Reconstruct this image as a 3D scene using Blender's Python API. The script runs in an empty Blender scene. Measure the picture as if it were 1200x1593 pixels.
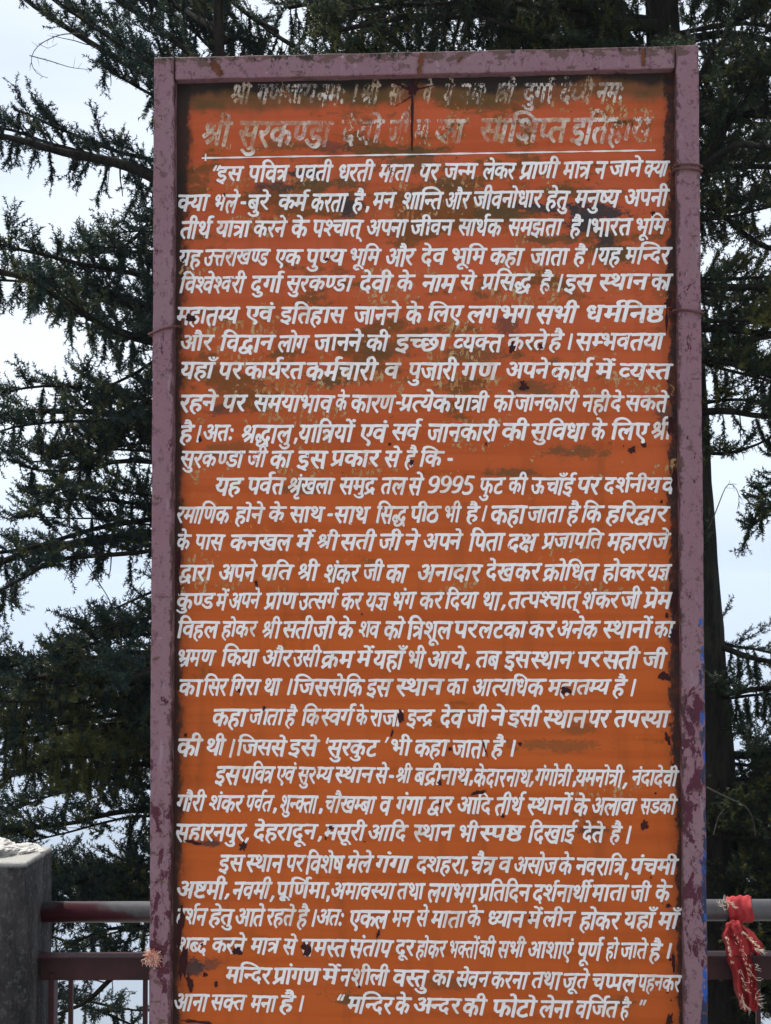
import bpy, bmesh, math, random
import numpy as np
from mathutils import Vector, Matrix, noise as mnoise

# ------------------------------------------------------------------ camera, sky, sun, exposure
scene = bpy.context.scene
COL = scene.collection
W_PX, H_PX, F_PX = 1200.0, 1593.0, 2423.0
CAM = np.array([0.8163, -3.75, 1.70])
YAW, PITCH, ROLL = 0.0650, 0.04209, -0.00114
_f = np.array([-math.sin(YAW) * math.cos(PITCH), math.cos(YAW) * math.cos(PITCH), math.sin(PITCH)])
_r = np.array([math.cos(YAW), math.sin(YAW), 0.0])
_u = np.cross(_r, _f)
_r, _u = math.cos(ROLL) * _r + math.sin(ROLL) * _u, -math.sin(ROLL) * _r + math.cos(ROLL) * _u
cam_d = bpy.data.cameras.new('camera')
cam = bpy.data.objects.new('camera', cam_d)
COL.objects.link(cam)
cam.matrix_world = Matrix(((_r[0], _u[0], -_f[0], CAM[0]), (_r[1], _u[1], -_f[1], CAM[1]),
                           (_r[2], _u[2], -_f[2], CAM[2]), (0, 0, 0, 1)))
cam_d.sensor_fit = 'HORIZONTAL'
cam_d.sensor_width = 36.0
cam_d.lens = 36.0 * F_PX / W_PX
cam_d.clip_start = 0.05
cam_d.clip_end = 90000
scene.camera = cam

SUN_EL, SUN_ROT = math.radians(60), math.radians(-52)
world = bpy.data.worlds.new('World')
scene.world = world
world.use_nodes = True
wn, wl = world.node_tree.nodes, world.node_tree.links
wn.clear()
w_out = wn.new('ShaderNodeOutputWorld')
w_bg = wn.new('ShaderNodeBackground')
w_bg.inputs['Strength'].default_value = 0.10
w_sky = wn.new('ShaderNodeTexSky')
w_sky.sky_type = 'NISHITA'
w_sky.sun_disc = False
w_sky.sun_elevation = SUN_EL
w_sky.sun_rotation = SUN_ROT
w_sky.altitude = 2700
w_sky.air_density = 1.0
w_sky.dust_density = 2.5
# thin bright cloud veil over the blue, a little uneven
w_geo = wn.new('ShaderNodeTexCoord')
w_map = wn.new('ShaderNodeMapping'); w_map.inputs['Scale'].default_value = (1.0, 1.0, 3.0)
w_noi = wn.new('ShaderNodeTexNoise'); w_noi.inputs['Scale'].default_value = 2.2; w_noi.inputs['Detail'].default_value = 5
w_rmp = wn.new('ShaderNodeMapRange')
w_rmp.inputs['From Min'].default_value = 0.35; w_rmp.inputs['From Max'].default_value = 0.65
w_rmp.inputs['To Min'].default_value = 0.62; w_rmp.inputs['To Max'].default_value = 0.92
w_mix = wn.new('ShaderNodeMix'); w_mix.data_type = 'RGBA'
w_mix.inputs['B'].default_value = (7.0, 7.45, 8.0, 1)
wl.new(w_geo.outputs['Generated'], w_map.inputs['Vector'])
wl.new(w_map.outputs['Vector'], w_noi.inputs['Vector'])
wl.new(w_noi.outputs['Fac'], w_rmp.inputs['Value'])
wl.new(w_rmp.outputs['Result'], w_mix.inputs['Factor'])
wl.new(w_sky.outputs['Color'], w_mix.inputs['A'])
# the air thickens towards the horizon
w_sep = wn.new('ShaderNodeSeparateXYZ'); wl.new(w_geo.outputs['Generated'], w_sep.inputs[0])
w_hr = wn.new('ShaderNodeMapRange'); w_hr.interpolation_type = 'SMOOTHSTEP'
w_hr.inputs['From Min'].default_value = 0.0; w_hr.inputs['From Max'].default_value = 0.09
w_hr.inputs['To Min'].default_value = 1.0; w_hr.inputs['To Max'].default_value = 0.0
wl.new(w_sep.outputs['Z'], w_hr.inputs['Value'])
w_hm = wn.new('ShaderNodeMix'); w_hm.data_type = 'RGBA'; w_hm.inputs['B'].default_value = (4.6, 5.4, 6.7, 1)
wl.new(w_hr.outputs['Result'], w_hm.inputs['Factor'])
wl.new(w_mix.outputs['Result'], w_hm.inputs['A'])
wl.new(w_hm.outputs['Result'], w_bg.inputs['Color'])
wl.new(w_bg.outputs['Background'], w_out.inputs['Surface'])

sun_d = bpy.data.lights.new('sun', 'SUN')
sun_d.energy = 3.2
sun_d.angle = math.radians(0.53)
sun_d.color = (1.0, 0.955, 0.88)
sun = bpy.data.objects.new('sun', sun_d)
COL.objects.link(sun)
sd = Vector((math.sin(SUN_ROT) * math.cos(SUN_EL), math.cos(SUN_ROT) * math.cos(SUN_EL), math.sin(SUN_EL)))
sun.rotation_euler = sd.to_track_quat('Z', 'Y').to_euler()
sun.location = (0, 0, 30)

scene.view_settings.view_transform = 'Standard'
scene.view_settings.look = 'None'
scene.view_settings.gamma = 1.0
scene.view_settings.use_curve_mapping = False
scene.view_settings.exposure = 0.62
scene.cycles.max_bounces = 6
scene.cycles.transparent_max_bounces = 8
scene.cycles.volume_bounces = 1

# ------------------------------------------------------------------ helpers
def at(px, py, Y):
    """point(s) on the plane y = Y seen at photograph position px, py"""
    px = np.asarray(px, float); py = np.asarray(py, float)
    a = (px - W_PX / 2) / F_PX; b = -(py - H_PX / 2) / F_PX
    d = _f + a[..., None] * _r + b[..., None] * _u
    t = (Y - CAM[1]) / d[..., 1]
    return CAM + d * t[..., None]

def pt(px, py, Y):
    p = at(px, py, Y)
    return Vector((float(p[0]), float(p[1]), float(p[2])))

def mesh_np(name, V, F, smooth=False):
    """mesh from a vertex array and a face array (n x 3 or n x 4) or list"""
    me = bpy.data.meshes.new(name)
    V = np.asarray(V, np.float32)
    if isinstance(F, np.ndarray):
        k = F.shape[1]; nf = len(F)
        me.vertices.add(len(V)); me.vertices.foreach_set('co', V.ravel())
        me.loops.add(nf * k); me.loops.foreach_set('vertex_index', F.astype(np.int32).ravel())
        me.polygons.add(nf)
        me.polygons.foreach_set('loop_start', np.arange(0, nf * k, k, dtype=np.int32))
        me.update(calc_edges=True)
    else:
        me.from_pydata([tuple(map(float, v)) for v in V], [], F)
        me.update()
    if smooth:
        me.polygons.foreach_set('use_smooth', np.ones(len(me.polygons), bool))
    return me

def link(name, me, mat=None, parent=None, kind=None, label=None):
    o = bpy.data.objects.new(name, me)
    COL.objects.link(o)
    if mat is not None and me is not None:
        me.materials.append(mat)
    if parent is not None:
        o.parent = parent
        if me is not None:
            me.transform(Matrix.Translation(-parent_loc(parent)))
    if kind: o['kind'] = kind
    if label: o['label'] = label
    return o

def parent_loc(p):
    v = Vector((0, 0, 0))
    while p is not None:
        v = v + p.location
        p = p.parent
    return v

def thing(name, label, cat, loc=(0, 0, 0), group=None):
    o = bpy.data.objects.new(name, None)
    COL.objects.link(o)
    o.location = loc
    o.empty_display_size = 0.1
    o['label'] = label; o['category'] = cat
    if group: o['group'] = group
    return o

class MB:
    def __init__(s): s.v = []; s.f = []
    def add(s, v, f):
        n = len(s.v); s.v += [tuple(x) for x in v]; s.f += [tuple(i + n for i in q) for q in f]
    def box(s, x0, x1, y0, y1, z0, z1):
        s.add([(x0, y0, z0), (x1, y0, z0), (x1, y1, z0), (x0, y1, z0), (x0, y0, z1), (x1, y0, z1), (x1, y1, z1), (x0, y1, z1)],
              [(0, 3, 2, 1), (4, 5, 6, 7), (0, 1, 5, 4), (1, 2, 6, 5), (2, 3, 7, 6), (3, 0, 4, 7)])
    def tube(s, pts, rad, n=8, cap=True):
        v, f = tube(pts, rad, n, cap); s.add(v, f)
    def mesh(s, name, smooth=False):
        return mesh_np(name, s.v, s.f, smooth)

def tube(pts, rad, n=8, cap=True):
    P = [Vector(p) for p in pts]
    if not hasattr(rad, '__len__'): rad = [rad] * len(P)
    v, f = [], []
    nrm = None
    for i, p in enumerate(P):
        t = (P[min(i + 1, len(P) - 1)] - P[max(i - 1, 0)])
        t = t.normalized() if t.length > 1e-9 else Vector((0, 0, 1))
        if nrm is None:
            nrm = t.orthogonal().normalized()
        nrm = nrm - t * nrm.dot(t)
        nrm = nrm.normalized() if nrm.length > 1e-6 else t.orthogonal().normalized()
        b = t.cross(nrm)
        for k in range(n):
            a = 2 * math.pi * k / n
            v.append(p + (nrm * math.cos(a) + b * math.sin(a)) * rad[i])
    for i in range(len(P) - 1):
        for k in range(n):
            a, b2 = i * n + k, i * n + (k + 1) % n
            f.append((a, b2, b2 + n, a + n))
    if cap:
        f.append(tuple(range(n - 1, -1, -1)))
        f.append(tuple(range((len(P) - 1) * n, len(P) * n)))
    return v, f

def bevel_box(name, x0, x1, y0, y1, z0, z1, bev=0.004, seg=2, cuts=0, jitter=0.0, seed=0):
    bm = bmesh.new()
    bmesh.ops.create_cube(bm, size=1)
    for v in bm.verts:
        v.co = Vector((x0 + (v.co.x + .5) * (x1 - x0), y0 + (v.co.y + .5) * (y1 - y0), z0 + (v.co.z + .5) * (z1 - z0)))
    if cuts:
        L = [x1 - x0, y1 - y0, z1 - z0]
        ax = L.index(max(L))
        es = [e for e in bm.edges if abs((e.verts[0].co - e.verts[1].co)[ax]) > 1e-6]
        bmesh.ops.subdivide_edges(bm, edges=es, cuts=cuts, use_grid_fill=True)
    sharp = [e for e in bm.edges if len(e.link_faces) == 2 and e.link_faces[0].normal.dot(e.link_faces[1].normal) < .5]
    bm.normal_update()
    sharp = [e for e in bm.edges if len(e.link_faces) == 2 and e.link_faces[0].normal.dot(e.link_faces[1].normal) < .5]
    bmesh.ops.bevel(bm, geom=sharp, offset=bev, segments=seg, affect='EDGES', profile=0.6)
    if jitter:
        for v in bm.verts:
            q = v.co * 14 + Vector((seed * 7.1, 0, 0))
            n = mnoise.noise_vector(q)
            n2 = mnoise.noise_vector(v.co * 47 + Vector((seed, 3, 1)))
            v.co += n * jitter + n2 * jitter * .5
    me = bpy.data.meshes.new(name)
    bm.to_mesh(me); bm.free()
    return me

# ------------------------------------------------------------------ node material helpers
class NT:
    def __init__(s, name, rough=0.8, metallic=0.0, spec=0.3):
        s.m = bpy.data.materials.new(name); s.m.use_nodes = True
        s.t = s.m.node_tree; s.n = s.t.nodes; s.l = s.t.links
        s.b = s.n['Principled BSDF']; s.out = s.n['Material Output']
        s.b.inputs['Roughness'].default_value = rough
        s.b.inputs['Metallic'].default_value = metallic
        s.b.inputs['Specular IOR Level'].default_value = spec
        s._tc = None
    def tc(s):
        if s._tc is None:
            s._tc = s.n.new('ShaderNodeNewGeometry').outputs['Position']
        return s._tc
    def noise(s, scale, detail=3, rough=0.55, stretch=(1, 1, 1), off=(0, 0, 0), vec=None, dist=0.0):
        mp = s.n.new('ShaderNodeMapping')
        mp.inputs['Scale'].default_value = stretch; mp.inputs['Location'].default_value = off
        s.l.new(vec or s.tc(), mp.inputs['Vector'])
        n = s.n.new('ShaderNodeTexNoise')
        n.inputs['Scale'].default_value = scale; n.inputs['Detail'].default_value = detail
        n.inputs['Roughness'].default_value = rough; n.inputs['Distortion'].default_value = dist
        s.l.new(mp.outputs['Vector'], n.inputs['Vector'])
        return n.outputs['Fac']
    def rng(s, val, a, b, c=0.0, d=1.0, smooth=True):
        r = s.n.new('ShaderNodeMapRange')
        r.interpolation_type = 'SMOOTHSTEP' if smooth else 'LINEAR'
        for k, v in zip(('From Min', 'From Max', 'To Min', 'To Max'), (a, b, c, d)):
            s.setin(r.inputs[k], v)
        s.setin(r.inputs['Value'], val)
        return r.outputs['Result']
    def setin(s, inp, v):
        if isinstance(v, bpy.types.NodeSocket): s.l.new(v, inp)
        elif isinstance(v, (tuple, list)) and len(v) == 3 and inp.type == 'RGBA': inp.default_value = (*v, 1)
        else: inp.default_value = v
    def math(s, op, a, b=0.0, clamp=False):
        m = s.n.new('ShaderNodeMath'); m.operation = op; m.use_clamp = clamp
        s.setin(m.inputs[0], a); s.setin(m.inputs[1], b)
        return m.outputs[0]
    def mix(s, fac, a, b, mode='MIX'):
        m = s.n.new('ShaderNodeMix'); m.data_type = 'RGBA'; m.blend_type = mode
        s.setin(m.inputs['Factor'], fac); s.setin(m.inputs['A'], a); s.setin(m.inputs['B'], b)
        return m.outputs['Result']
    def xyz(s):
        x = s.n.new('ShaderNodeSeparateXYZ'); s.l.new(s.tc(), x.inputs[0])
        return x.outputs
    def col(s, c): s.setin(s.b.inputs['Base Color'], c)
    def rough(s, c): s.setin(s.b.inputs['Roughness'], c)
    def bump(s, h, strength=0.4, dist=0.002):
        b = s.n.new('ShaderNodeBump'); b.inputs['Strength'].default_value = strength
        b.inputs['Distance'].default_value = dist
        s.l.new(h, b.inputs['Height']); s.l.new(b.outputs['Normal'], s.b.inputs['Normal'])

# ------------------------------------------------------------------ hand lettering: letter outlines (tenths of a pixel), then the lines
GLYPHS = [
'-49,266 -24,265 -12,269 2,278 11,288 17,299 24,319 22,325 15,331 -1,337 -4,337 -7,333 -13,313 -20,302 -29,295 -41,293 -51,295 -59,300 -67,312 -74,329 -81,336 -86,336 -102,329 -103,326 -100,316 -86,292 -69,275 -58,269; -42,302 -33,301 -27,304 -22,311 -20,317 -21,323 -24,328 -33,337 -41,340 -52,336 -57,326 -56,314',
'-35,272 -26,271 -18,276 -13,284 -13,297 -17,305 -33,320 -39,322 -49,322 -56,317 -59,312 -61,303 -59,296 -56,289 -49,283',
'43,14 53,16 61,24 65,37 63,53 58,62 41,78 36,80 26,79 19,75 15,64 14,43 22,30 36,18; 43,142 53,143 61,151 65,163 65,176 60,187 49,199 38,207 27,207 21,203 15,194 14,188 14,172 21,158 36,145',
'173,-7 196,-7 199,-4 199,211 202,214 223,214 227,215 227,244 214,256 211,257 139,257 138,253 138,227 151,215 157,213 159,211 159,157 157,153 149,150 129,149 126,151 136,173 137,182 137,203 134,217 126,233 104,254 94,259 63,260 46,254 35,248 33,242 39,217 52,205 57,204 76,215 84,217 92,218 97,214 97,198 95,191 91,183 82,177 66,173 63,169 64,143 78,131 89,130 93,127 100,112 101,92 98,81 91,73 81,69 69,73 63,81 53,101 37,148 24,160 21,161 3,153 0,148 9,119 19,93 37,62 58,40 69,32 78,28 89,25 103,25 113,28 122,33 130,41 135,48 138,58 141,77 139,104 157,104 159,101 159,8 161,3',
'173,-7 196,-7 199,-4 199,209 199,212 203,214 228,214 231,211 231,7 234,3 247,-7 267,-8 271,-6 271,211 274,214 297,214 301,215 301,244 288,256 284,257 139,257 138,253 138,227 151,215 157,213 159,211 159,157 157,153 149,150 129,149 126,151 136,173 137,182 137,203 134,217 126,233 104,254 94,259 63,260 46,254 35,248 33,242 39,217 52,205 57,204 76,215 84,217 92,218 97,214 97,198 95,191 91,183 82,177 66,173 63,169 64,143 78,131 89,130 93,127 100,112 101,92 98,81 91,73 81,69 69,73 63,81 53,101 37,148 24,160 21,161 3,153 0,148 9,119 19,93 37,62 58,40 69,32 78,28 89,25 103,25 113,28 122,33 130,41 135,48 138,58 141,77 139,104 157,104 159,101 159,8 161,3',
'110,-41 114,-41 117,-39 125,-21 121,-14 106,-2 123,14 132,33 135,56 131,81 127,89 119,100 96,120 83,125 71,126 49,123 47,126 45,134 48,143 56,149 66,151 116,151 119,153 120,212 123,214 147,214 151,215 151,244 138,256 134,257 -7,257 -9,253 -9,228 6,214 76,214 80,212 80,199 78,196 39,194 28,190 19,184 13,178 8,168 5,144 8,126 14,111 25,96 48,74 54,73 71,80 87,81 91,79 94,72 93,59 88,48 83,43 69,37 53,35 36,49 29,53 19,54 13,52 8,47 5,41 5,28 7,22 13,13 29,-1 56,-8 89,-30',
'110,-41 114,-41 117,-39 125,-21 121,-14 106,-2 123,14 132,33 135,56 131,81 127,89 119,100 96,120 83,125 71,126 49,123 47,126 45,133 48,143 56,149 66,151 118,152 120,156 120,212 124,214 148,214 151,217 151,242 150,246 136,257 107,258 104,263 100,278 102,294 106,301 112,304 124,306 141,301 144,302 150,318 149,323 132,338 119,342 104,344 87,341 78,337 68,328 63,319 60,309 60,291 70,261 69,258 -7,257 -9,253 -9,231 -7,225 7,214 76,214 80,212 80,199 78,196 39,194 28,190 19,184 13,178 8,168 5,144 9,122 14,111 26,95 40,81 51,73 56,73 77,81 91,80 94,72 92,56 88,48 83,43 73,38 59,35 52,36 37,49 29,53 16,53 11,50 7,44 5,38 5,27 11,14 29,-1 56,-8 89,-30',
'91,-7 107,-7 123,-2 131,3 138,12 146,28 149,43 149,68 147,78 141,97 125,126 133,136 139,147 144,162 145,189 139,212 142,214 163,214 167,215 167,244 154,256 151,257 -7,257 -9,253 -9,228 6,214 97,214 102,209 105,197 105,188 100,171 96,165 89,160 82,157 66,153 64,149 66,123 79,112 96,110 105,88 107,77 107,63 104,51 98,43 91,39 82,38 74,40 69,45 52,82 37,129 34,134 24,142 21,144 3,135 0,131 6,108 17,77 24,59 37,37 45,26 68,4 79,-3',
'91,-7 107,-7 121,-3 131,3 138,12 145,26 149,42 149,68 146,84 154,93 166,98 169,96 171,88 171,68 167,49 156,22 169,9 189,-7 194,-6 198,3 207,28 211,52 211,81 208,96 199,114 173,137 159,141 137,139 142,156 145,173 145,191 139,212 143,214 227,214 229,218 229,243 214,257 -4,258 -8,256 -9,228 6,214 97,214 101,211 105,197 105,188 100,171 96,165 89,160 82,157 66,153 64,149 66,123 79,112 96,110 105,88 107,77 107,63 104,51 98,43 91,39 82,38 74,40 69,45 52,82 37,129 34,134 24,142 21,144 3,135 0,131 6,108 17,77 24,59 37,37 45,26 68,4 79,-3',
'128,-64 131,-64 134,-62 143,-41 145,-32 145,-14 143,-7 138,7 129,19 111,37 72,69 64,77 58,87 54,116 54,211 58,214 97,214 101,212 101,139 95,124 89,119 79,114 78,111 83,83 97,71 109,72 119,77 127,83 137,101 141,119 142,137 143,211 146,214 164,214 168,215 168,244 156,256 152,257 -7,257 -9,253 -8,227 4,215 12,213 14,211 14,114 20,83 33,63 54,42 87,14 101,1 105,-12 102,-22 96,-36 96,-39 110,-53',
'173,-6 194,-6 197,-4 199,-1 199,213 203,215 227,215 231,212 231,6 234,1 246,-6 266,-6 270,-4 271,1 271,212 274,215 297,215 300,217 301,221 301,243 300,247 287,256 269,256 267,258 254,296 241,317 232,326 217,336 209,339 194,342 177,341 169,339 165,336 165,332 171,314 181,304 160,296 160,292 165,277 169,271 179,264 198,269 212,269 219,266 224,258 219,256 143,256 138,253 138,226 146,219 157,214 159,212 159,156 157,151 143,148 126,148 122,149 135,172 137,186 137,204 134,218 130,228 126,235 113,247 98,256 91,258 66,259 48,253 38,247 33,242 39,216 52,206 56,206 76,217 88,220 93,219 96,214 97,196 93,183 85,176 66,171 63,167 64,144 65,141 78,132 89,131 98,117 101,102 101,89 96,74 89,70 82,68 73,69 69,73 53,102 37,148 33,153 22,159 4,151 0,146 18,93 37,61 48,48 59,39 81,28 91,26 104,27 117,32 128,43 135,53 140,69 141,87 139,104 142,106 157,106 159,102 159,7 162,1; 217,296 193,306 198,307 212,307 218,299 219,297',
'111,-7 132,-8 136,-6 136,96 144,109 154,120 161,124 166,124 170,108 168,81 165,68 155,41 158,34 186,10 191,9 196,17 201,29 209,63 210,103 203,129 195,143 172,163 161,167 137,166 137,212 141,214 226,214 228,218 227,244 214,256 211,257 -7,257 -9,253 -9,228 6,214 92,214 96,212 96,189 94,186 88,190 81,192 54,194 38,189 24,180 14,167 9,154 5,139 4,121 7,97 14,78 20,69 42,49 51,44 64,40 78,40 93,45 95,44 96,7; 53,84 49,88 45,103 45,119 47,127 51,136 58,143 68,148 78,150 94,147 96,142 96,116 95,111 83,97 74,89 63,84',
'188,-7 211,-7 214,-4 214,211 217,214 238,214 242,215 242,241 241,246 229,256 226,257 -7,257 -9,253 -9,228 4,215 9,214 48,214 51,211 52,184 50,166 47,157 43,155 29,165 14,164 7,158 3,146 3,134 8,114 28,79 42,59 59,39 83,18 98,8 112,1 128,-4 148,-5 177,1; 119,40 104,45 88,54 77,65 58,93 59,97 71,107 78,116 89,140 91,138 93,116 98,99 103,90 114,78 129,65 138,61 147,59 171,60 173,59 170,53 153,44 139,40; 138,102 134,106 132,121 133,132 138,143 143,149 152,154 161,155 172,152 174,148 174,123 172,118 164,110 154,104 147,101; 93,163 92,192 89,211 91,213 169,214 173,212 173,192 171,192 162,196 151,198 134,197 122,194 108,184 94,162',
'116,-7 139,-7 142,-4 143,211 146,214 167,214 171,215 171,244 158,256 154,257 -7,257 -9,253 -9,229 -7,226 6,214 24,214 28,209 27,154 24,151 12,150 6,144 3,133 4,117 9,103 18,89 24,81 44,65 53,64 61,66 65,72 67,82 68,212 72,214 97,214 101,212 101,8 104,3',
'137,-7 159,-7 162,-4 163,211 166,214 187,214 191,215 191,244 178,256 174,257 -7,257 -9,253 -9,228 6,214 118,214 122,212 122,113 112,99 98,87 87,84 76,85 71,97 71,109 75,123 83,133 95,139 113,141 116,143 117,153 117,171 104,184 99,185 6,185 3,182 3,157 4,153 17,142 31,141 34,139 31,127 31,103 38,81 45,69 66,50 78,43 89,40 102,40 119,45 122,44 123,7',
'80,-7 98,-8 108,-6 123,-2 136,4 149,14 160,24 171,39 180,57 186,72 191,94 192,131 188,152 183,164 177,174 159,191 159,209 162,214 206,214 209,215 210,243 196,257 -4,258 -8,256 -8,227 7,214 114,214 118,212 118,202 101,189 91,171 89,173 89,184 74,198 62,201 42,201 28,197 16,188 7,174 4,162 4,141 7,127 14,112 26,97 20,76 20,56 23,41 27,32 34,22 55,2 66,-4; 68,37 63,39 60,47 62,64 67,73 72,77 93,82 95,106 92,112 79,123 59,124 51,122 46,124 44,136 48,149 54,156 64,159 74,158 88,153 92,128 99,111 117,91 137,74 128,61 108,45 86,36; 148,109 134,118 129,131 129,143 131,152 136,157 142,160 146,160 148,157 152,139 152,119 151,111',
'167,-7 189,-7 192,-4 193,211 196,214 217,214 221,215 221,241 220,246 208,256 204,257 -7,257 -9,253 -9,228 -6,224 7,214 148,214 152,212 152,189 151,186 81,185 75,182 69,163 69,157 89,129 95,114 97,104 97,91 95,82 92,76 83,70 78,70 73,72 62,91 51,117 36,167 24,177 21,179 3,170 0,166 18,107 28,82 35,68 45,54 57,43 71,32 86,25 101,25 112,28 124,37 131,48 137,71 137,92 131,117 120,139 124,141 148,141 152,140 153,8 155,3',
'110,-41 114,-41 118,-38 125,-19 119,-13 106,-2 122,13 130,26 134,41 135,57 134,69 135,72 153,72 156,71 156,9 158,4 172,-7 192,-8 196,-6 196,211 199,214 222,214 226,215 226,244 213,256 209,257 -7,257 -9,253 -9,228 6,214 76,214 80,212 80,199 78,196 39,194 31,192 19,184 13,178 8,168 5,144 8,126 14,111 25,96 48,74 54,73 71,80 87,81 91,79 94,72 93,59 88,48 83,43 69,37 53,35 36,49 29,53 19,54 13,52 8,47 5,41 5,28 7,22 13,13 29,-1 56,-8 89,-30; 119,115 103,118 81,125 69,126 49,123 47,125 45,132 47,141 53,148 63,151 118,152 120,156 120,212 124,214 154,213 156,209 156,123 153,120 141,116',
'76,-7 96,-7 111,-5 127,2 141,9 144,16 138,41 134,46 124,55 121,56 101,44 88,39 69,38 56,42 50,49 45,67 44,79 48,102 58,118 69,127 87,132 109,132 113,134 114,212 118,214 153,214 155,218 155,243 142,256 138,257 -6,257 -9,254 -9,228 6,214 68,214 72,211 72,178 51,172 39,167 23,153 13,139 9,129 5,112 4,93 5,74 9,56 14,43 22,31 34,16 51,3 61,-2',
'82,-7 101,-7 114,-4 128,2 141,12 148,22 155,34 160,59 160,87 157,103 151,121 140,139 114,164 114,211 118,214 176,214 178,218 177,243 165,256 161,257 -7,257 -9,253 -9,228 6,214 68,214 72,212 72,178 47,171 32,162 24,154 16,142 8,126 5,111 4,92 5,73 9,54 16,40 23,29 49,4 64,-3; 73,37 58,40 50,48 47,58 44,78 47,97 50,107 57,117 66,125 81,131 102,132 106,129 112,121 118,103 120,81 117,66 109,52 101,44 89,39',
'92,-7 108,-7 123,-5 134,0 143,8 150,18 156,31 159,44 159,67 156,79 151,91 144,99 126,116 116,122 106,125 94,126 73,123 70,128 71,139 76,147 88,151 139,151 143,153 144,212 147,214 171,214 174,215 174,244 162,256 158,257 -7,257 -9,253 -9,228 6,214 99,214 103,212 104,199 102,196 63,193 49,188 41,182 36,176 32,166 30,157 30,138 34,122 41,107 55,89 72,74 79,73 89,78 103,81 112,81 116,79 119,68 117,57 112,48 101,39 91,38 81,38 66,42 52,51 33,77 18,90 14,89 8,82 -1,69 9,52 23,35 51,10 73,-3',
'161,-7 184,-7 187,-4 188,211 191,214 212,214 216,215 216,241 215,246 203,256 199,257 -7,257 -9,253 -8,227 4,215 12,213 14,211 14,127 17,107 21,92 33,74 52,58 63,53 83,51 97,54 108,61 118,74 126,103 128,211 132,214 143,214 146,212 146,8 149,3; 61,95 57,102 54,121 54,211 57,214 83,214 86,209 86,128 85,118 81,107 76,100 68,96',
'66,-11 69,-11 72,-8 84,7 84,11 65,36 53,56 47,72 44,89 46,102 52,114 61,120 74,124 101,124 104,121 104,6 119,-7 139,-8 143,-6 144,211 147,214 169,214 172,218 172,244 157,257 -4,258 -8,256 -9,228 6,214 99,214 104,211 104,172 102,168 56,167 34,162 22,154 15,146 9,134 5,121 4,109 5,86 8,72 15,54 39,17 53,1',
'138,-7 161,-7 164,-4 164,211 167,214 189,214 193,215 193,244 181,256 177,257 106,258 102,256 102,227 114,215 122,213 124,211 124,119 119,111 106,98 93,91 81,89 68,92 62,102 86,124 98,147 102,164 104,182 102,199 99,213 96,222 89,233 63,256 51,260 33,260 26,258 17,252 10,243 6,234 4,214 7,193 12,182 26,167 44,153 39,148 15,136 18,118 23,101 39,76 56,60 69,51 81,47 93,45 107,46 121,51 123,50 124,7; 59,184 43,196 41,199 43,212 47,217 52,220 58,219 61,212 62,187 62,184',
'121,-24 128,-24 141,-17 143,-13 126,26 135,39 139,53 137,71 133,81 123,91 111,101 104,104 93,104 86,100 80,93 78,83 77,65 72,64 58,67 52,70 47,82 44,99 45,111 52,128 57,135 64,140 82,146 112,148 114,149 116,212 119,214 157,214 159,218 158,244 146,256 142,257 -7,257 -9,253 -9,228 6,214 69,214 74,211 74,196 72,192 47,187 36,182 21,171 11,153 5,133 4,113 5,96 12,71 22,55 48,31 66,23 92,19 107,-12',
'131,-7 153,-7 156,-4 156,211 159,214 182,214 186,215 186,244 173,256 169,257 103,258 99,256 99,227 116,211 116,107 109,96 94,83 82,78 72,78 66,81 63,91 63,101 67,113 78,123 87,126 98,127 101,131 102,155 86,172 95,192 96,201 96,217 93,227 87,237 66,256 54,260 37,260 28,257 18,250 9,236 4,218 3,204 4,189 10,169 20,154 30,144 23,116 23,99 27,79 30,71 38,61 56,44 64,39 84,34 96,34 113,38 116,37 116,7; 53,168 45,173 41,192 45,208 49,215 54,218 56,216 51,202 52,198 79,172 77,170',
'115,-7 137,-7 140,-4 140,211 143,214 164,214 168,215 168,244 156,256 152,257 -7,257 -9,253 -9,228 6,214 96,214 100,212 100,161 98,157 21,156 13,155 4,148 1,132 5,114 13,98 32,78 41,70 48,68 57,69 63,76 66,86 66,108 68,112 96,112 99,111 100,8 103,3',
'118,-7 141,-7 144,-4 144,211 147,214 168,214 172,215 172,244 159,256 156,257 -7,257 -9,253 -8,227 4,215 12,213 14,211 14,128 18,104 24,89 29,81 41,69 61,54 71,51 84,51 101,55 103,54 104,7; 62,96 58,101 54,123 54,212 58,214 102,213 104,209 103,121 98,114 82,99 71,95',
'112,-7 134,-8 138,-6 139,96 148,111 157,120 163,124 168,124 170,121 172,109 172,92 168,69 158,38 166,28 189,9 194,10 198,17 208,48 212,76 212,103 209,121 199,142 176,162 163,167 149,167 142,166 139,167 139,211 143,214 228,214 230,218 229,244 217,256 213,257 -7,257 -9,253 -8,227 4,215 12,213 14,211 14,128 17,109 22,92 30,79 56,57 71,51 97,53 98,7; 61,95 57,103 54,122 54,211 58,214 94,214 98,209 97,119 91,111 79,100 68,95',
'118,-7 141,-7 144,-4 144,211 147,214 169,214 173,215 173,244 161,256 157,257 -7,257 -9,253 -9,228 6,214 99,214 103,212 104,191 102,187 89,192 58,194 39,188 23,177 14,166 9,153 5,138 4,119 8,93 15,78 21,70 42,51 52,44 67,40 83,40 101,45 103,44 104,7; 59,82 50,86 45,99 45,118 48,128 51,130 75,88 75,86 72,83; 99,107 77,147 78,151 97,150 103,147 104,112 102,108',
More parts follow.
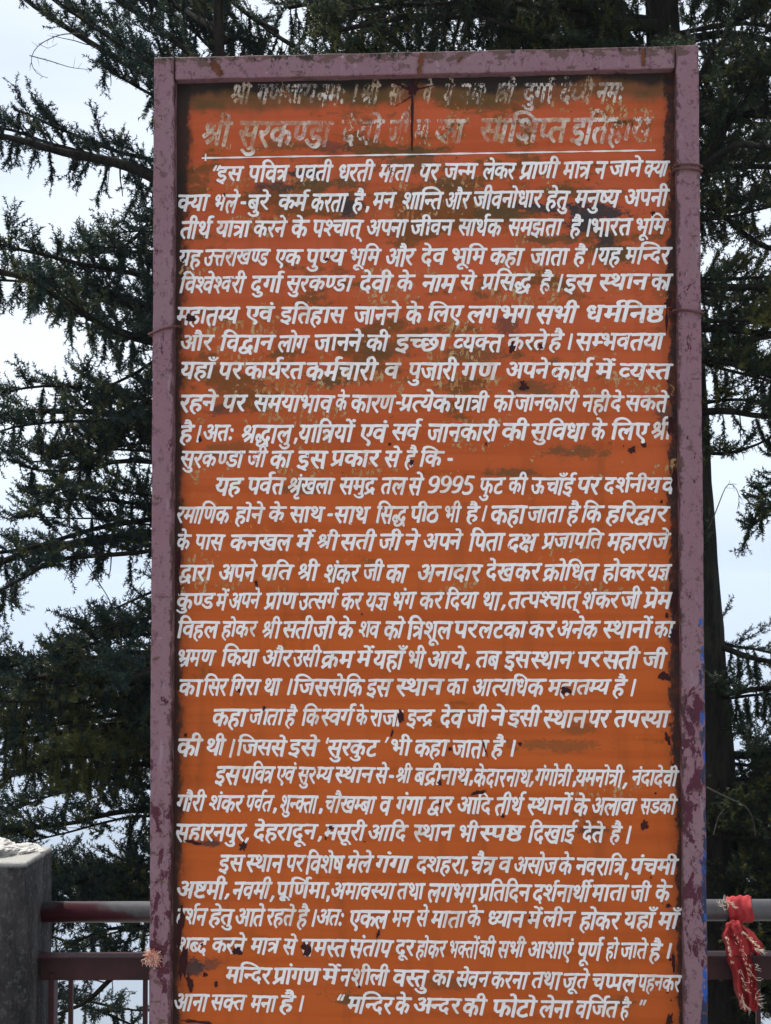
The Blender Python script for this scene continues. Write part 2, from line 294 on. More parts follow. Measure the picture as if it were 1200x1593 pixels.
'156,-7 178,-7 181,-4 181,211 184,214 206,214 209,215 209,244 197,256 193,257 108,258 104,256 104,231 105,226 118,214 138,214 141,209 141,138 137,136 107,136 103,139 102,181 100,204 95,223 87,236 67,254 57,259 33,260 22,256 13,248 6,236 4,216 8,191 14,179 34,160 44,154 60,149 62,146 61,137 46,135 42,132 38,125 38,111 45,89 53,78 74,58 81,54 88,54 95,56 100,62 102,74 103,89 104,92 140,92 141,88 141,7; 59,189 55,192 44,195 42,198 42,211 46,216 51,219 57,219 60,213 62,192 62,189',
'126,-7 149,-7 152,-4 153,211 156,214 177,214 181,215 181,244 168,256 164,257 -7,257 -9,253 -9,229 -7,226 6,214 23,214 26,211 26,139 24,137 14,136 8,133 3,124 3,109 10,89 18,78 39,58 46,54 53,54 60,56 65,63 68,89 69,92 110,92 111,88 111,7; 69,137 68,141 68,212 72,214 109,213 111,209 111,138 107,136',
'121,-7 144,-7 147,-4 148,211 151,214 172,214 176,215 176,244 163,256 159,257 -7,257 -9,253 -9,229 -7,226 7,214 31,213 34,206 36,196 36,184 31,168 21,158 4,150 3,147 5,124 14,97 28,74 53,52 63,48 78,45 105,49 106,7; 59,90 56,92 52,98 47,112 48,115 58,123 67,133 75,153 76,183 70,212 74,214 104,213 106,209 106,117 97,106 84,95 73,90',
'101,-11 104,-11 107,-8 119,8 119,12 79,62 58,94 84,118 96,137 101,153 104,176 101,212 103,214 123,214 127,215 127,244 114,256 111,257 -7,257 -9,253 -9,228 4,215 9,214 58,214 62,211 64,196 62,181 57,166 50,154 46,153 29,165 14,164 8,160 4,153 3,147 3,136 6,122 14,104 40,62 76,13 90,-2',
'77,-11 82,-9 94,6 95,11 64,51 55,66 48,81 44,102 45,113 49,123 55,131 63,134 72,133 77,129 70,103 71,97 84,85 106,77 109,79 121,114 128,124 131,127 133,127 134,7 137,3 149,-7 171,-8 174,-6 175,211 178,214 201,214 204,218 203,244 189,257 -4,258 -8,256 -8,227 7,214 129,214 133,212 134,183 132,179 119,177 109,173 93,160 74,173 66,177 56,179 38,177 28,172 18,164 10,152 7,142 4,126 4,109 5,97 13,73 24,52 47,20 59,5',
'115,-7 137,-7 140,-4 140,211 143,214 166,214 169,215 169,244 157,256 153,257 -7,257 -9,253 -9,228 6,214 96,214 100,212 100,191 98,187 86,192 56,194 39,189 31,185 22,177 14,166 8,153 5,139 4,119 5,103 12,83 23,66 38,53 49,45 64,40 81,40 97,44 99,43 100,7; 53,84 48,89 45,102 45,119 48,129 53,137 59,143 71,148 82,150 98,147 100,142 100,114 98,109 85,94 77,88 66,84',
'103,-7 107,-7 111,-5 124,8 124,13 105,49 83,82 101,106 112,133 116,156 116,187 113,203 108,217 100,232 78,252 69,257 61,260 34,259 23,252 13,236 10,222 10,204 13,193 18,181 26,169 45,152 65,143 66,139 58,128 49,121 46,122 34,131 28,133 18,134 11,131 6,126 3,117 4,98 9,88 26,73 34,69 49,69 54,66 67,47 89,6; 150,-7 172,-7 175,-4 175,211 178,214 201,214 204,218 203,244 191,256 187,257 114,258 110,254 111,227 123,215 133,213 135,211 135,8 138,3; 74,182 69,185 54,187 50,191 48,204 51,213 56,218 64,220 68,218 71,214 76,197 77,184',
'121,-7 143,-7 146,-4 146,211 149,214 171,214 174,215 174,244 162,256 158,257 -7,257 -9,253 -8,227 4,215 12,213 14,211 14,128 18,104 24,89 29,81 41,69 61,54 71,51 84,51 103,56 106,55 106,7; 62,96 58,101 54,119 54,167 56,171 90,107 88,103 79,98 71,95; 104,148 74,202 70,211 71,213 102,214 106,212 106,153',
'97,-11 100,-11 103,-7 115,8 116,12 78,61 58,94 63,100 68,102 101,94 133,93 134,89 134,6 149,-7 169,-8 173,-6 174,211 177,214 199,214 203,215 203,244 191,256 187,257 -7,257 -9,253 -9,228 4,215 9,214 47,214 51,212 52,184 50,166 47,157 43,155 33,163 28,165 17,165 12,163 7,158 3,149 4,128 14,103 45,52 79,6; 91,138 88,141 92,163 92,191 90,212 93,214 132,213 134,209 133,145 128,142 111,138',
'74,-51 81,-50 93,-34 86,-25 67,-8 53,14 49,28 48,46 51,61 54,68 63,77 73,82 93,84 101,81 105,66 102,53 97,46 83,36 82,32 89,7 102,-5 106,-6 114,-3 123,3 136,18 142,36 144,64 140,81 134,93 108,119 97,125 86,127 53,126 51,129 52,139 58,148 69,151 131,152 132,156 133,212 136,214 158,214 162,215 162,243 150,256 146,257 -6,257 -9,254 -9,228 6,214 88,214 92,211 92,198 91,196 46,194 29,188 22,182 17,176 11,159 11,134 14,123 22,107 12,88 8,68 8,51 12,26 17,12 26,-4 62,-41',
'31,-7 53,-7 56,-4 56,211 59,214 82,214 85,218 84,244 72,256 68,257 -4,258 -9,254 -8,227 4,215 14,213 16,211 16,8 19,3',
'31,-7 53,-7 56,-4 56,211 59,214 81,214 84,215 85,243 71,257 54,258 51,259 42,287 33,306 26,316 7,334 -3,340 -12,342 -23,344 -37,342 -51,337 -58,331 -64,323 -70,307 -70,282 -67,268 -61,253 -48,241 -43,240 -24,240 -22,242 -30,273 -28,291 -22,301 -12,306 -3,304 1,299 8,282 14,259 12,258 -6,257 -8,256 -9,229 -7,225 4,215 14,213 16,211 16,8 19,3',
'-52,-91 -27,-91 -11,-87 1,-80 12,-66 15,-49 12,-28 5,-16 -13,1 -27,9 -44,12 -63,10 -78,3 -78,-1 -71,-19 -57,-32 -32,-25 -24,-28 -24,-37 -29,-46 -38,-52 -47,-54 -66,-52 -81,-46 -91,-37 -106,-20 -117,-11 -122,-13 -135,-23 -135,-29 -124,-43 -96,-70 -76,-83',
'-54,-91 -32,-91 -16,-87 -10,-84 -9,-82 -16,-62 -31,-48 -34,-48 -52,-54 -59,-54 -63,-52 -64,-44 -61,-37 -57,-32 -47,-27 -38,-25 -28,-26 -9,-34 1,-45 15,-67 28,-78 33,-78 46,-70 48,-67 48,-63 29,-35 9,-14 -8,-1 -22,6 -39,11 -53,12 -66,11 -82,4 -92,-4 -100,-19 -102,-38 -99,-53 -91,-66 -72,-83',
'-35,-91 -14,-91 -4,-90 13,-82 16,-78 9,-57 -4,-44 -8,-44 -31,-54 -41,-54 -44,-51 -44,-42 -38,-32 -28,-26 -18,-23 -15,-19 -17,2 -29,14 -33,15 -54,10 -69,0 -80,-16 -84,-32 -81,-52 -74,-64 -54,-82 -44,-88',
'-42,241 -21,240 -18,243 -32,289 -40,307 -48,317 -70,337 -83,342 -102,344 -122,339 -123,334 -117,314 -104,303 -99,301 -88,305 -81,305 -73,302 -68,291 -56,254',
'-46,242 -23,241 -19,243 -19,246 -32,291 -40,308 -48,318 -68,335 -83,341 -99,342 -121,337 -123,333 -118,317 -107,304 -124,298 -128,294 -121,272 -108,263 -89,269 -71,267 -58,250; -71,296 -95,306 -89,307 -76,307 -69,298',
'31,-7 53,-7 56,-4 56,211 59,214 81,214 84,215 85,243 71,257 54,258 51,259 42,287 33,306 26,316 7,334 -3,340 -12,342 -22,344 -39,342 -48,340 -51,337 -44,313 -29,301 -13,305 -6,305 -1,302 6,289 14,262 14,259 12,258 -6,257 -8,256 -9,229 -7,225 4,215 14,213 16,211 16,8 19,3',
'30,-6 51,-6 54,-5 56,-2 56,212 59,215 79,215 83,217 85,221 85,244 82,249 72,255 56,256 52,258 46,278 35,304 27,316 17,326 -7,340 -21,342 -37,341 -47,338 -50,334 -44,314 -34,304 -52,298 -55,294 -49,274 -44,269 -34,263 -17,269 -4,269 3,266 8,259 7,256 -4,256 -8,253 -9,228 -6,223 2,218 14,214 16,212 16,7 19,1; 2,296 -22,306 -17,307 -3,307 3,299 4,297',
'32,-91 37,-90 47,-82 51,-78 51,-76 35,-52 14,-30 -1,-18 -16,-9 -33,-5 -53,-5 -58,-7 -59,-11 -57,-22 -56,-31 -54,-34 -42,-44 -19,-44 -3,-50 3,-57 18,-79',
'61,-7 83,-7 86,-4 86,241 84,246 72,257 51,258 48,257 46,253 46,9 48,4',
'115,-27 121,-26 133,-14 132,-9 114,18 122,31 125,42 125,54 119,71 97,92 91,94 79,94 71,89 67,82 65,73 66,58 63,56 54,57 49,61 45,71 45,82 47,89 54,105 71,121 93,113 111,110 123,110 142,113 144,109 144,7 147,3 159,-7 179,-8 183,-6 184,211 187,214 211,214 214,218 213,244 198,257 123,258 119,256 119,227 132,215 142,213 144,211 144,176 140,169 129,162 112,155 106,155 104,157 111,171 116,191 116,207 114,221 107,233 86,253 68,260 47,260 39,258 31,254 23,246 14,228 13,219 12,199 15,184 23,168 35,152 17,131 7,111 4,87 5,74 9,61 18,46 42,23 61,14 82,11 100,-14; 58,174 53,187 54,206 61,216 68,220 73,220 76,212 73,194 65,178 61,174',
'100,-18 104,-19 108,-17 116,6 113,10 102,20 85,29 85,32 97,44 102,56 106,72 106,89 103,106 99,117 84,139 89,141 119,141 123,139 124,7 138,-7 162,-7 164,-3 164,211 167,214 189,214 193,215 193,244 181,256 177,257 -7,257 -9,253 -9,228 -6,224 7,214 119,214 123,212 124,188 121,185 27,185 22,183 16,161 17,156 32,142 48,133 56,127 60,121 65,109 66,91 61,77 50,67 46,68 29,80 22,82 13,82 9,81 4,74 1,67 1,56 3,49 16,35 26,28 48,21 77,-4',
'-48,241 -27,240 -23,242 -32,264 -36,279 -34,292 -29,300 -18,306 -8,306 6,300 9,303 14,323 2,335 -7,340 -27,344 -49,341 -64,332 -73,321 -76,306 -76,292 -73,278 -62,253',
'111,-7 133,-7 136,-4 136,91 138,96 147,104 155,109 163,111 183,111 186,114 186,139 183,145 171,155 139,154 137,156 136,158 137,212 141,214 181,214 182,218 182,244 169,256 166,257 -7,257 -9,253 -9,228 6,214 92,214 96,212 96,189 94,186 88,190 81,192 54,194 38,189 24,180 14,167 9,154 5,139 4,121 7,97 14,78 20,69 42,49 51,44 64,40 78,40 93,45 95,44 96,7; 53,84 49,88 45,103 45,119 47,127 51,136 58,143 68,148 78,150 94,147 96,142 96,116 95,111 83,97 74,89 63,84',
'88,41 104,40 123,47 137,56 151,73 150,79 141,99 126,112 122,111 106,93 96,86 87,84 78,84 73,89 71,98 71,109 75,123 81,131 89,137 101,141 113,141 116,143 117,153 117,172 104,184 101,185 4,184 2,181 3,157 4,153 17,142 31,141 34,139 31,127 31,104 34,91 39,78 46,68 67,49 76,44; 6,214 121,214 124,217 124,243 111,256 107,257 -6,257 -9,254 -9,228',
'70,52 84,51 99,55 112,66 120,77 125,94 127,122 128,211 129,213 141,214 143,216 143,244 131,256 127,257 -7,257 -9,253 -8,227 4,215 12,213 14,211 14,127 17,107 22,91 32,75 51,59 61,54; 61,95 57,102 54,121 54,211 57,214 83,214 86,209 86,128 85,118 81,107 76,100 68,96',
'66,-11 69,-11 72,-8 84,7 84,11 65,36 51,59 45,78 45,99 51,112 62,121 74,124 112,124 116,125 116,154 101,167 56,167 34,162 22,154 15,146 9,134 5,121 4,109 5,86 8,72 15,54 39,17 53,1; 6,214 108,214 111,217 111,243 99,256 94,257 -6,257 -9,254 -9,228',
'80,34 94,34 117,40 129,49 141,61 144,68 134,92 119,105 116,104 99,86 88,80 72,78 66,81 63,91 63,99 68,114 78,123 87,126 98,127 101,131 102,155 86,172 95,192 96,201 96,216 93,226 87,237 69,253 56,260 36,260 27,257 19,251 8,234 4,217 4,189 12,166 30,144 22,114 24,91 30,72 38,61 57,43 66,38; 53,168 45,173 41,192 45,208 49,215 54,218 56,216 51,202 52,198 79,172 77,170',
'48,68 57,69 63,76 66,86 66,108 68,112 113,112 117,114 117,142 104,155 99,156 19,156 11,154 5,149 1,137 1,131 5,114 12,101 18,91 31,78 41,70; 6,214 111,214 114,217 114,243 101,256 97,257 -6,257 -9,254 -9,228',
'69,52 86,51 102,55 118,66 131,79 122,106 107,119 103,119 84,101 71,95 63,95 60,97 55,111 54,124 54,212 58,214 97,214 99,218 98,244 86,256 82,257 -7,257 -9,253 -8,227 4,215 12,213 14,211 14,128 20,97 28,82 41,69 58,55',
'64,41 84,40 102,45 124,61 132,72 121,98 108,109 99,108 77,147 76,149 79,151 107,148 110,148 111,151 112,177 98,190 89,192 58,194 43,190 32,185 23,177 14,166 8,152 5,138 4,121 5,104 9,89 15,77 21,69 42,51 51,44; 59,82 50,86 45,99 45,118 48,128 51,130 75,88 75,86 72,83; 6,214 123,214 126,217 126,243 114,256 109,257 -6,257 -9,254 -9,228',
'45,54 57,54 63,60 66,67 68,89 69,92 124,92 128,94 129,122 116,135 111,136 71,136 68,139 68,212 72,214 110,214 111,218 111,243 99,256 94,257 -6,257 -9,253 -9,229 -7,226 6,214 23,214 26,209 26,139 23,136 12,135 5,131 3,123 4,104 10,89 18,78 32,64',
'62,41 82,40 98,45 111,53 122,63 127,72 118,97 103,110 98,108 83,93 71,85 54,84 51,86 48,89 45,101 45,118 49,131 56,140 62,145 72,149 82,150 103,146 107,149 109,174 107,178 93,190 76,194 57,194 48,192 39,189 29,184 21,176 13,164 8,153 5,138 4,121 5,104 13,81 23,66 38,53 49,45; 6,214 119,214 122,217 122,243 110,256 106,257 -6,257 -9,254 -9,228',
'103,-7 107,-7 111,-5 124,8 124,13 105,49 83,82 101,106 112,133 116,156 116,187 113,203 108,217 100,232 78,252 69,257 61,260 34,259 23,252 13,236 10,222 10,204 13,193 18,181 26,169 45,152 65,143 66,139 58,128 49,121 46,122 34,131 28,133 18,134 11,131 6,126 3,117 4,98 9,88 26,73 34,69 49,69 54,66 67,47 89,6; 74,182 69,185 54,187 50,191 48,204 51,213 56,218 64,220 68,218 71,214 76,197 77,184',
'69,52 87,51 103,55 118,65 134,81 123,111 70,211 71,213 73,214 117,214 119,218 118,244 106,256 102,257 -7,257 -9,253 -8,227 4,215 12,213 14,211 14,128 20,97 28,82 41,69 58,55; 62,96 58,101 54,119 54,167 56,171 90,107 88,103 79,98 71,95',
'97,-11 100,-11 103,-7 115,8 116,12 78,61 58,94 63,100 68,102 102,94 129,94 141,96 144,98 144,127 131,140 127,141 108,138 92,138 89,139 92,164 92,192 90,212 92,214 118,214 122,215 122,244 109,256 106,257 -7,257 -9,253 -9,228 4,215 9,214 47,214 51,212 52,184 50,166 47,157 43,155 33,163 28,165 17,165 12,163 7,158 3,149 4,128 14,103 45,52 79,6',
'31,-9 38,-9 89,39 94,43 96,39 96,8 98,4 112,-7 132,-8 136,-6 136,96 146,112 155,121 163,124 167,123 169,117 170,92 166,69 155,38 163,29 186,10 189,9 193,11 201,29 209,63 210,102 207,119 197,141 174,162 162,167 147,167 139,166 137,167 136,209 137,212 141,214 226,214 228,218 227,243 214,256 209,258 -4,258 -8,256 -9,228 6,214 92,214 96,211 96,187 93,187 87,191 72,194 53,194 38,190 28,183 20,176 13,164 8,152 4,123 7,97 14,78 34,54 7,31 5,26 17,3; 53,84 49,88 45,103 45,119 47,127 51,136 58,143 68,148 78,150 94,147 96,142 96,116 95,111 83,97 74,89 63,84',
'113,-7 136,-7 139,-4 139,211 142,214 163,214 167,215 167,244 154,256 151,257 -7,257 -9,253 -9,228 6,214 94,214 98,212 99,162 97,159 66,186 46,191 31,190 18,186 2,177 -1,172 7,143 21,131 24,131 46,142 53,145 61,145 69,141 81,122 81,119 77,115 14,61 15,56 27,32 39,20 44,19 97,68 99,64 99,7',
'28,-28 33,-27 92,13 96,11 108,-13 121,-24 128,-24 143,-14 143,-12 126,26 136,40 139,54 137,71 131,83 109,102 103,104 92,103 86,100 80,93 78,83 77,65 63,65 54,68 51,73 45,87 44,101 49,123 56,134 63,140 72,144 82,146 112,148 114,149 116,212 119,214 154,214 158,215 159,243 144,257 -4,258 -8,256 -9,228 6,214 69,214 74,211 74,196 72,192 43,186 28,177 22,171 11,153 5,133 4,118 5,98 10,76 23,56 42,36 7,12 4,8 5,3 14,-16',
'31,-11 37,-9 102,51 104,48 104,9 105,4 119,-7 139,-8 143,-6 144,211 147,214 169,214 172,218 172,244 158,257 -4,258 -8,256 -8,227 4,215 12,213 14,211 14,128 18,104 27,84 45,64 8,32 4,27 17,2; 62,96 58,101 54,123 54,212 58,214 102,213 104,209 103,121 98,114 83,100 72,95',
'93,-14 98,-14 135,21 139,23 141,21 142,6 154,-6 158,-7 177,-8 181,-6 181,211 184,214 207,214 210,218 209,244 195,257 108,258 104,256 104,231 105,226 118,214 138,214 141,211 141,141 138,136 107,136 103,138 102,181 98,213 93,226 87,236 67,254 54,260 31,260 17,252 12,247 7,237 4,214 5,199 11,183 36,159 51,152 60,149 62,147 62,139 61,137 49,136 44,134 40,129 38,123 38,111 41,98 53,78 78,55 91,54 96,57 100,63 102,74 103,89 104,92 137,92 140,91 137,87 67,25 67,19 78,-1; 59,189 55,192 44,195 42,198 42,211 46,216 51,219 57,219 60,213 62,192 62,189',
'157,-7 179,-7 182,-4 183,211 186,214 208,214 212,215 212,244 199,256 196,257 126,258 122,256 122,227 134,215 141,213 142,211 142,137 142,134 139,133 119,138 105,144 117,168 121,188 118,216 109,233 88,254 79,258 62,261 43,258 33,251 24,239 19,229 16,213 16,199 21,179 28,166 40,151 40,148 1,117 0,112 12,88 28,74 38,80 78,116 82,116 104,105 106,103 105,101 48,52 46,48 48,44 60,21 72,10 76,9 84,14 141,68 142,64 143,7; 64,170 62,173 58,182 56,189 57,201 59,208 64,214 71,219 77,220 80,214 79,193 71,177',
'31,-7 53,-7 56,-4 56,211 59,214 82,214 85,218 84,244 71,257 52,259 44,282 44,288 50,301 59,306 69,306 87,301 92,312 94,322 89,328 78,337 63,342 44,344 32,341 23,337 13,329 -7,341 -19,344 -37,342 -51,337 -58,331 -64,323 -70,307 -70,282 -67,268 -61,253 -48,241 -43,240 -24,240 -22,242 -30,273 -28,291 -22,301 -12,306 -3,304 1,299 8,282 14,259 12,258 -6,257 -8,256 -9,229 -7,225 4,215 14,213 16,211 16,8 19,3',
'-42,241 -21,240 -18,243 -26,273 -38,306 -17,288 -9,286 -2,288 6,296 9,306 7,314 2,322 -16,336 -29,337 -36,332 -39,327 -41,309 -56,326 -76,340 -84,342 -101,344 -122,339 -123,334 -117,314 -104,303 -99,301 -88,305 -81,305 -73,302 -68,291 -56,254',
'31,-7 53,-7 56,-4 56,211 59,214 82,214 85,218 84,244 71,257 54,258 51,259 35,304 38,303 54,289 64,286 72,289 77,293 81,302 81,309 76,321 56,337 43,337 36,332 33,323 33,308 15,327 -3,340 -21,344 -39,342 -48,340 -51,337 -44,313 -29,301 -13,305 -6,305 -1,302 6,289 14,262 14,259 12,258 -6,257 -8,256 -9,229 -7,225 4,215 14,213 16,211 16,8 19,3',
'101,-11 106,-9 119,7 119,11 95,43 85,62 80,79 80,97 83,107 88,115 96,121 107,124 132,124 135,121 136,6 151,-7 171,-8 174,-6 175,211 178,214 201,214 204,215 204,244 192,256 188,257 -7,257 -9,253 -9,228 -6,224 7,214 131,214 134,212 135,172 133,168 7,168 3,164 3,137 17,124 38,124 41,122 39,107 40,86 51,53 79,11 91,-2',
'151,-58 158,-58 173,-49 151,24 162,38 166,49 166,67 162,78 155,88 139,101 132,104 122,104 113,100 107,91 105,78 106,65 101,64 87,66 80,71 76,80 73,94 73,103 79,126 89,138 109,146 139,148 142,149 143,212 147,214 186,214 188,218 187,244 174,256 171,257 -7,257 -9,253 -9,228 6,214 98,214 101,213 102,209 102,194 101,192 79,188 62,181 48,168 38,152 33,127 33,103 36,84 15,66 8,52 4,38 3,11 7,-7 15,-18 34,-36 48,-43 59,-46 82,-46 99,-42 111,-36 127,-23 129,-25 136,-46; 53,-10 44,-5 43,2 43,13 47,26 59,40 66,41 81,29 101,22 101,18 94,8 81,-2 68,-8',
'90,-58 114,-59 136,-53 155,-43 176,-25 178,-27 185,-47 198,-58 208,-57 221,-49 200,23 200,27 206,32 211,39 215,53 213,71 208,82 199,92 186,102 179,104 168,103 161,99 156,91 154,82 154,66 152,64 147,64 134,67 128,71 123,82 121,93 121,108 124,118 129,129 137,137 151,145 169,147 188,148 191,149 192,212 196,214 231,214 234,216 235,243 221,257 -4,258 -8,256 -8,227 7,214 146,214 150,212 150,196 148,192 133,190 117,185 103,176 93,165 83,141 81,117 77,117 57,132 47,135 37,135 26,131 14,121 9,112 4,98 2,73 6,57 14,41 38,17 36,-11 40,-23 51,-36 63,-47 73,-53; 84,-22 77,-18 76,-11 79,-4 88,5 106,9 107,27 107,36 106,39 94,49 85,52 91,66 101,53 120,36 132,28 148,22 150,19 140,4 131,-5 117,-15 99,-21; 53,47 44,51 40,64 43,81 48,89 51,90 51,88 48,76 72,52 71,49 61,46',
'84,-7 104,-7 119,-5 139,3 153,12 154,18 147,44 133,57 129,57 117,48 99,41 77,38 63,41 58,44 55,53 55,69 59,82 69,93 81,98 94,101 128,102 145,122 148,129 148,211 151,214 173,214 177,215 177,243 165,256 161,257 -7,257 -9,253 -8,227 4,215 13,213 15,211 15,162 20,141 29,122 18,102 15,91 14,77 15,62 19,44 30,24 48,8 64,-2; 61,139 58,143 55,158 55,182 57,185 85,144 83,143; 106,167 75,209 75,213 103,214 107,212 107,172',
'81,-7 103,-7 131,0 146,11 156,28 160,44 161,59 160,73 153,93 139,114 147,128 148,211 151,214 174,214 178,215 179,243 166,256 162,257 -7,257 -9,253 -8,227 4,215 13,213 15,211 15,166 16,154 20,141 27,124 18,109 13,91 11,74 15,47 26,27 47,8 63,-2; 72,37 58,41 53,51 53,71 57,83 65,93 79,100 103,101 111,99 116,93 120,81 120,64 115,51 108,44 96,38 84,36; 59,141 55,157 55,182 57,185 85,144 82,143; 106,167 75,209 75,213 103,214 107,212 107,172',
'31,-7 53,-7 56,-4 56,211 59,214 82,214 85,218 85,242 84,246 71,257 52,258 49,261 46,277 51,292 59,301 72,306 78,306 94,302 106,293 116,279 129,253 142,241 146,240 164,240 167,241 168,243 153,278 136,302 119,319 104,331 92,338 76,342 59,344 44,342 30,337 19,329 10,313 6,298 6,282 12,259 9,258 -6,257 -9,254 -8,227 4,215 14,213 16,211 16,8 19,3',
'31,-7 53,-7 56,-4 56,211 59,214 82,214 85,218 85,242 83,246 71,257 52,258 48,261 46,276 52,292 61,301 77,306 101,302 117,292 132,272 143,253 156,241 159,240 178,240 181,241 182,243 173,263 161,283 152,295 132,314 110,332 98,338 81,342 62,344 47,342 31,336 21,329 10,313 6,298 6,281 11,259 8,258 -6,257 -9,254 -8,227 4,215 14,213 16,211 16,8 19,3',
'31,-7 53,-7 56,-4 56,211 59,214 82,214 85,218 85,242 83,246 71,257 52,258 48,261 46,274 49,284 53,292 64,301 77,305 91,305 109,302 131,292 141,283 164,254 178,241 182,240 202,240 205,242 198,257 181,281 153,309 124,330 108,337 87,342 67,344 51,342 36,337 23,329 16,322 11,313 6,296 6,278 11,259 8,258 -6,257 -9,254 -8,227 4,215 14,213 16,211 16,8 19,3',
'31,-7 53,-7 56,-4 56,211 59,214 82,214 85,218 85,242 83,246 71,257 52,258 48,261 46,273 49,284 53,291 66,301 79,305 96,305 116,302 141,291 149,285 164,272 181,251 193,241 217,240 220,242 212,257 196,278 164,309 148,321 127,332 99,341 74,344 54,342 36,337 23,329 13,316 6,296 6,278 11,259 8,258 -6,257 -9,254 -8,227 4,215 14,213 16,211 16,8 19,3',
'31,-7 53,-7 56,-4 56,211 59,214 82,214 85,218 85,242 83,246 71,257 52,258 48,261 46,273 49,283 54,292 66,300 82,305 107,305 122,302 139,296 168,280 181,269 198,249 208,241 232,240 235,242 228,254 212,275 192,295 175,309 144,328 126,336 107,341 78,344 57,342 36,336 25,329 13,316 8,302 6,279 11,259 8,258 -6,257 -9,254 -8,227 4,215 14,213 16,211 16,8 19,3',
'31,-7 53,-7 56,-4 56,211 59,214 82,214 85,218 85,242 83,246 71,257 52,258 48,261 47,271 50,284 53,289 63,297 82,304 107,306 141,302 168,295 199,280 218,268 251,241 276,240 279,242 277,247 261,266 241,285 216,305 183,323 154,334 131,340 81,344 57,341 37,335 24,327 12,312 8,303 6,292 6,278 11,259 8,258 -6,257 -8,256 -9,229 -7,225 4,215 14,213 16,211 16,8 19,3',
'31,-7 53,-7 56,-4 56,211 59,214 82,214 85,218 85,242 83,246 71,257 52,258 48,260 46,271 51,286 63,297 83,304 109,306 147,302 176,295 211,280 237,263 264,241 292,240 294,242 294,244 269,271 243,293 216,312 187,326 161,335 129,341 94,344 67,342 41,336 27,329 19,322 12,313 8,303 6,292 6,278 11,259 8,258 -6,257 -8,256 -9,229 -7,225 4,215 14,213 16,211 16,8 19,3',
'20,-47 41,-46 55,-11 65,36 62,42 48,54 21,54 18,51 12,7 5,-31 7,-36',
'20,96 88,96 90,99 89,131 74,144 7,143 5,139 5,109',
'37,-11 51,-11 58,-7 64,7 64,24 58,38 46,50 37,55 27,56 21,54 14,46 11,34 11,22 14,12 18,4',
'71,-11 91,-10 106,-5 118,2 130,14 137,27 144,46 147,67 147,102 143,123 137,138 129,151 117,162 102,175 92,180 74,184 59,184 57,186 60,243 64,246 132,247 134,251 134,272 121,284 117,286 24,286 22,284 20,276 14,172 14,157 26,144 41,134 73,139 94,133 102,117 105,88 102,69 98,57 92,48 78,38 61,34 51,35 36,39 13,52 11,52 9,48 9,18 23,4 37,-5 49,-9',
'58,-11 77,-10 94,-5 111,6 123,22 131,36 141,64 147,101 150,134 150,178 147,203 142,228 136,244 123,262 104,278 89,286 69,290 56,289 43,285 32,278 23,270 13,252 6,219 6,183 9,166 15,147 25,131 47,111 63,102 84,100 101,104 102,103 100,86 93,66 87,56 77,44 68,38 56,34 44,33 26,37 22,36 21,9 23,4 37,-8; 61,144 57,147 53,154 48,179 48,197 50,218 57,234 64,244 77,250 83,251 91,249 97,243 105,219 108,192 105,177 96,159 86,149 74,144',
'27,192 53,191 57,194 64,246 71,279 64,287 46,287 40,282 28,246 19,206 19,199',
'25,192 43,191 47,194 70,274 69,279 62,287 36,287 32,284 19,201 19,197',
'27,192 53,191 57,194 64,243 71,278 70,282 64,287 44,287 35,268 29,249 19,203 20,198; 80,192 107,191 111,194 118,249 124,278 122,282 117,287 98,287 95,284 92,277 82,248 71,203 73,198',
'25,192 43,191 47,194 70,274 69,279 62,287 36,287 32,284 19,201 19,197; 78,192 96,191 101,196 123,276 122,281 116,287 89,287 84,284 71,201 73,197']
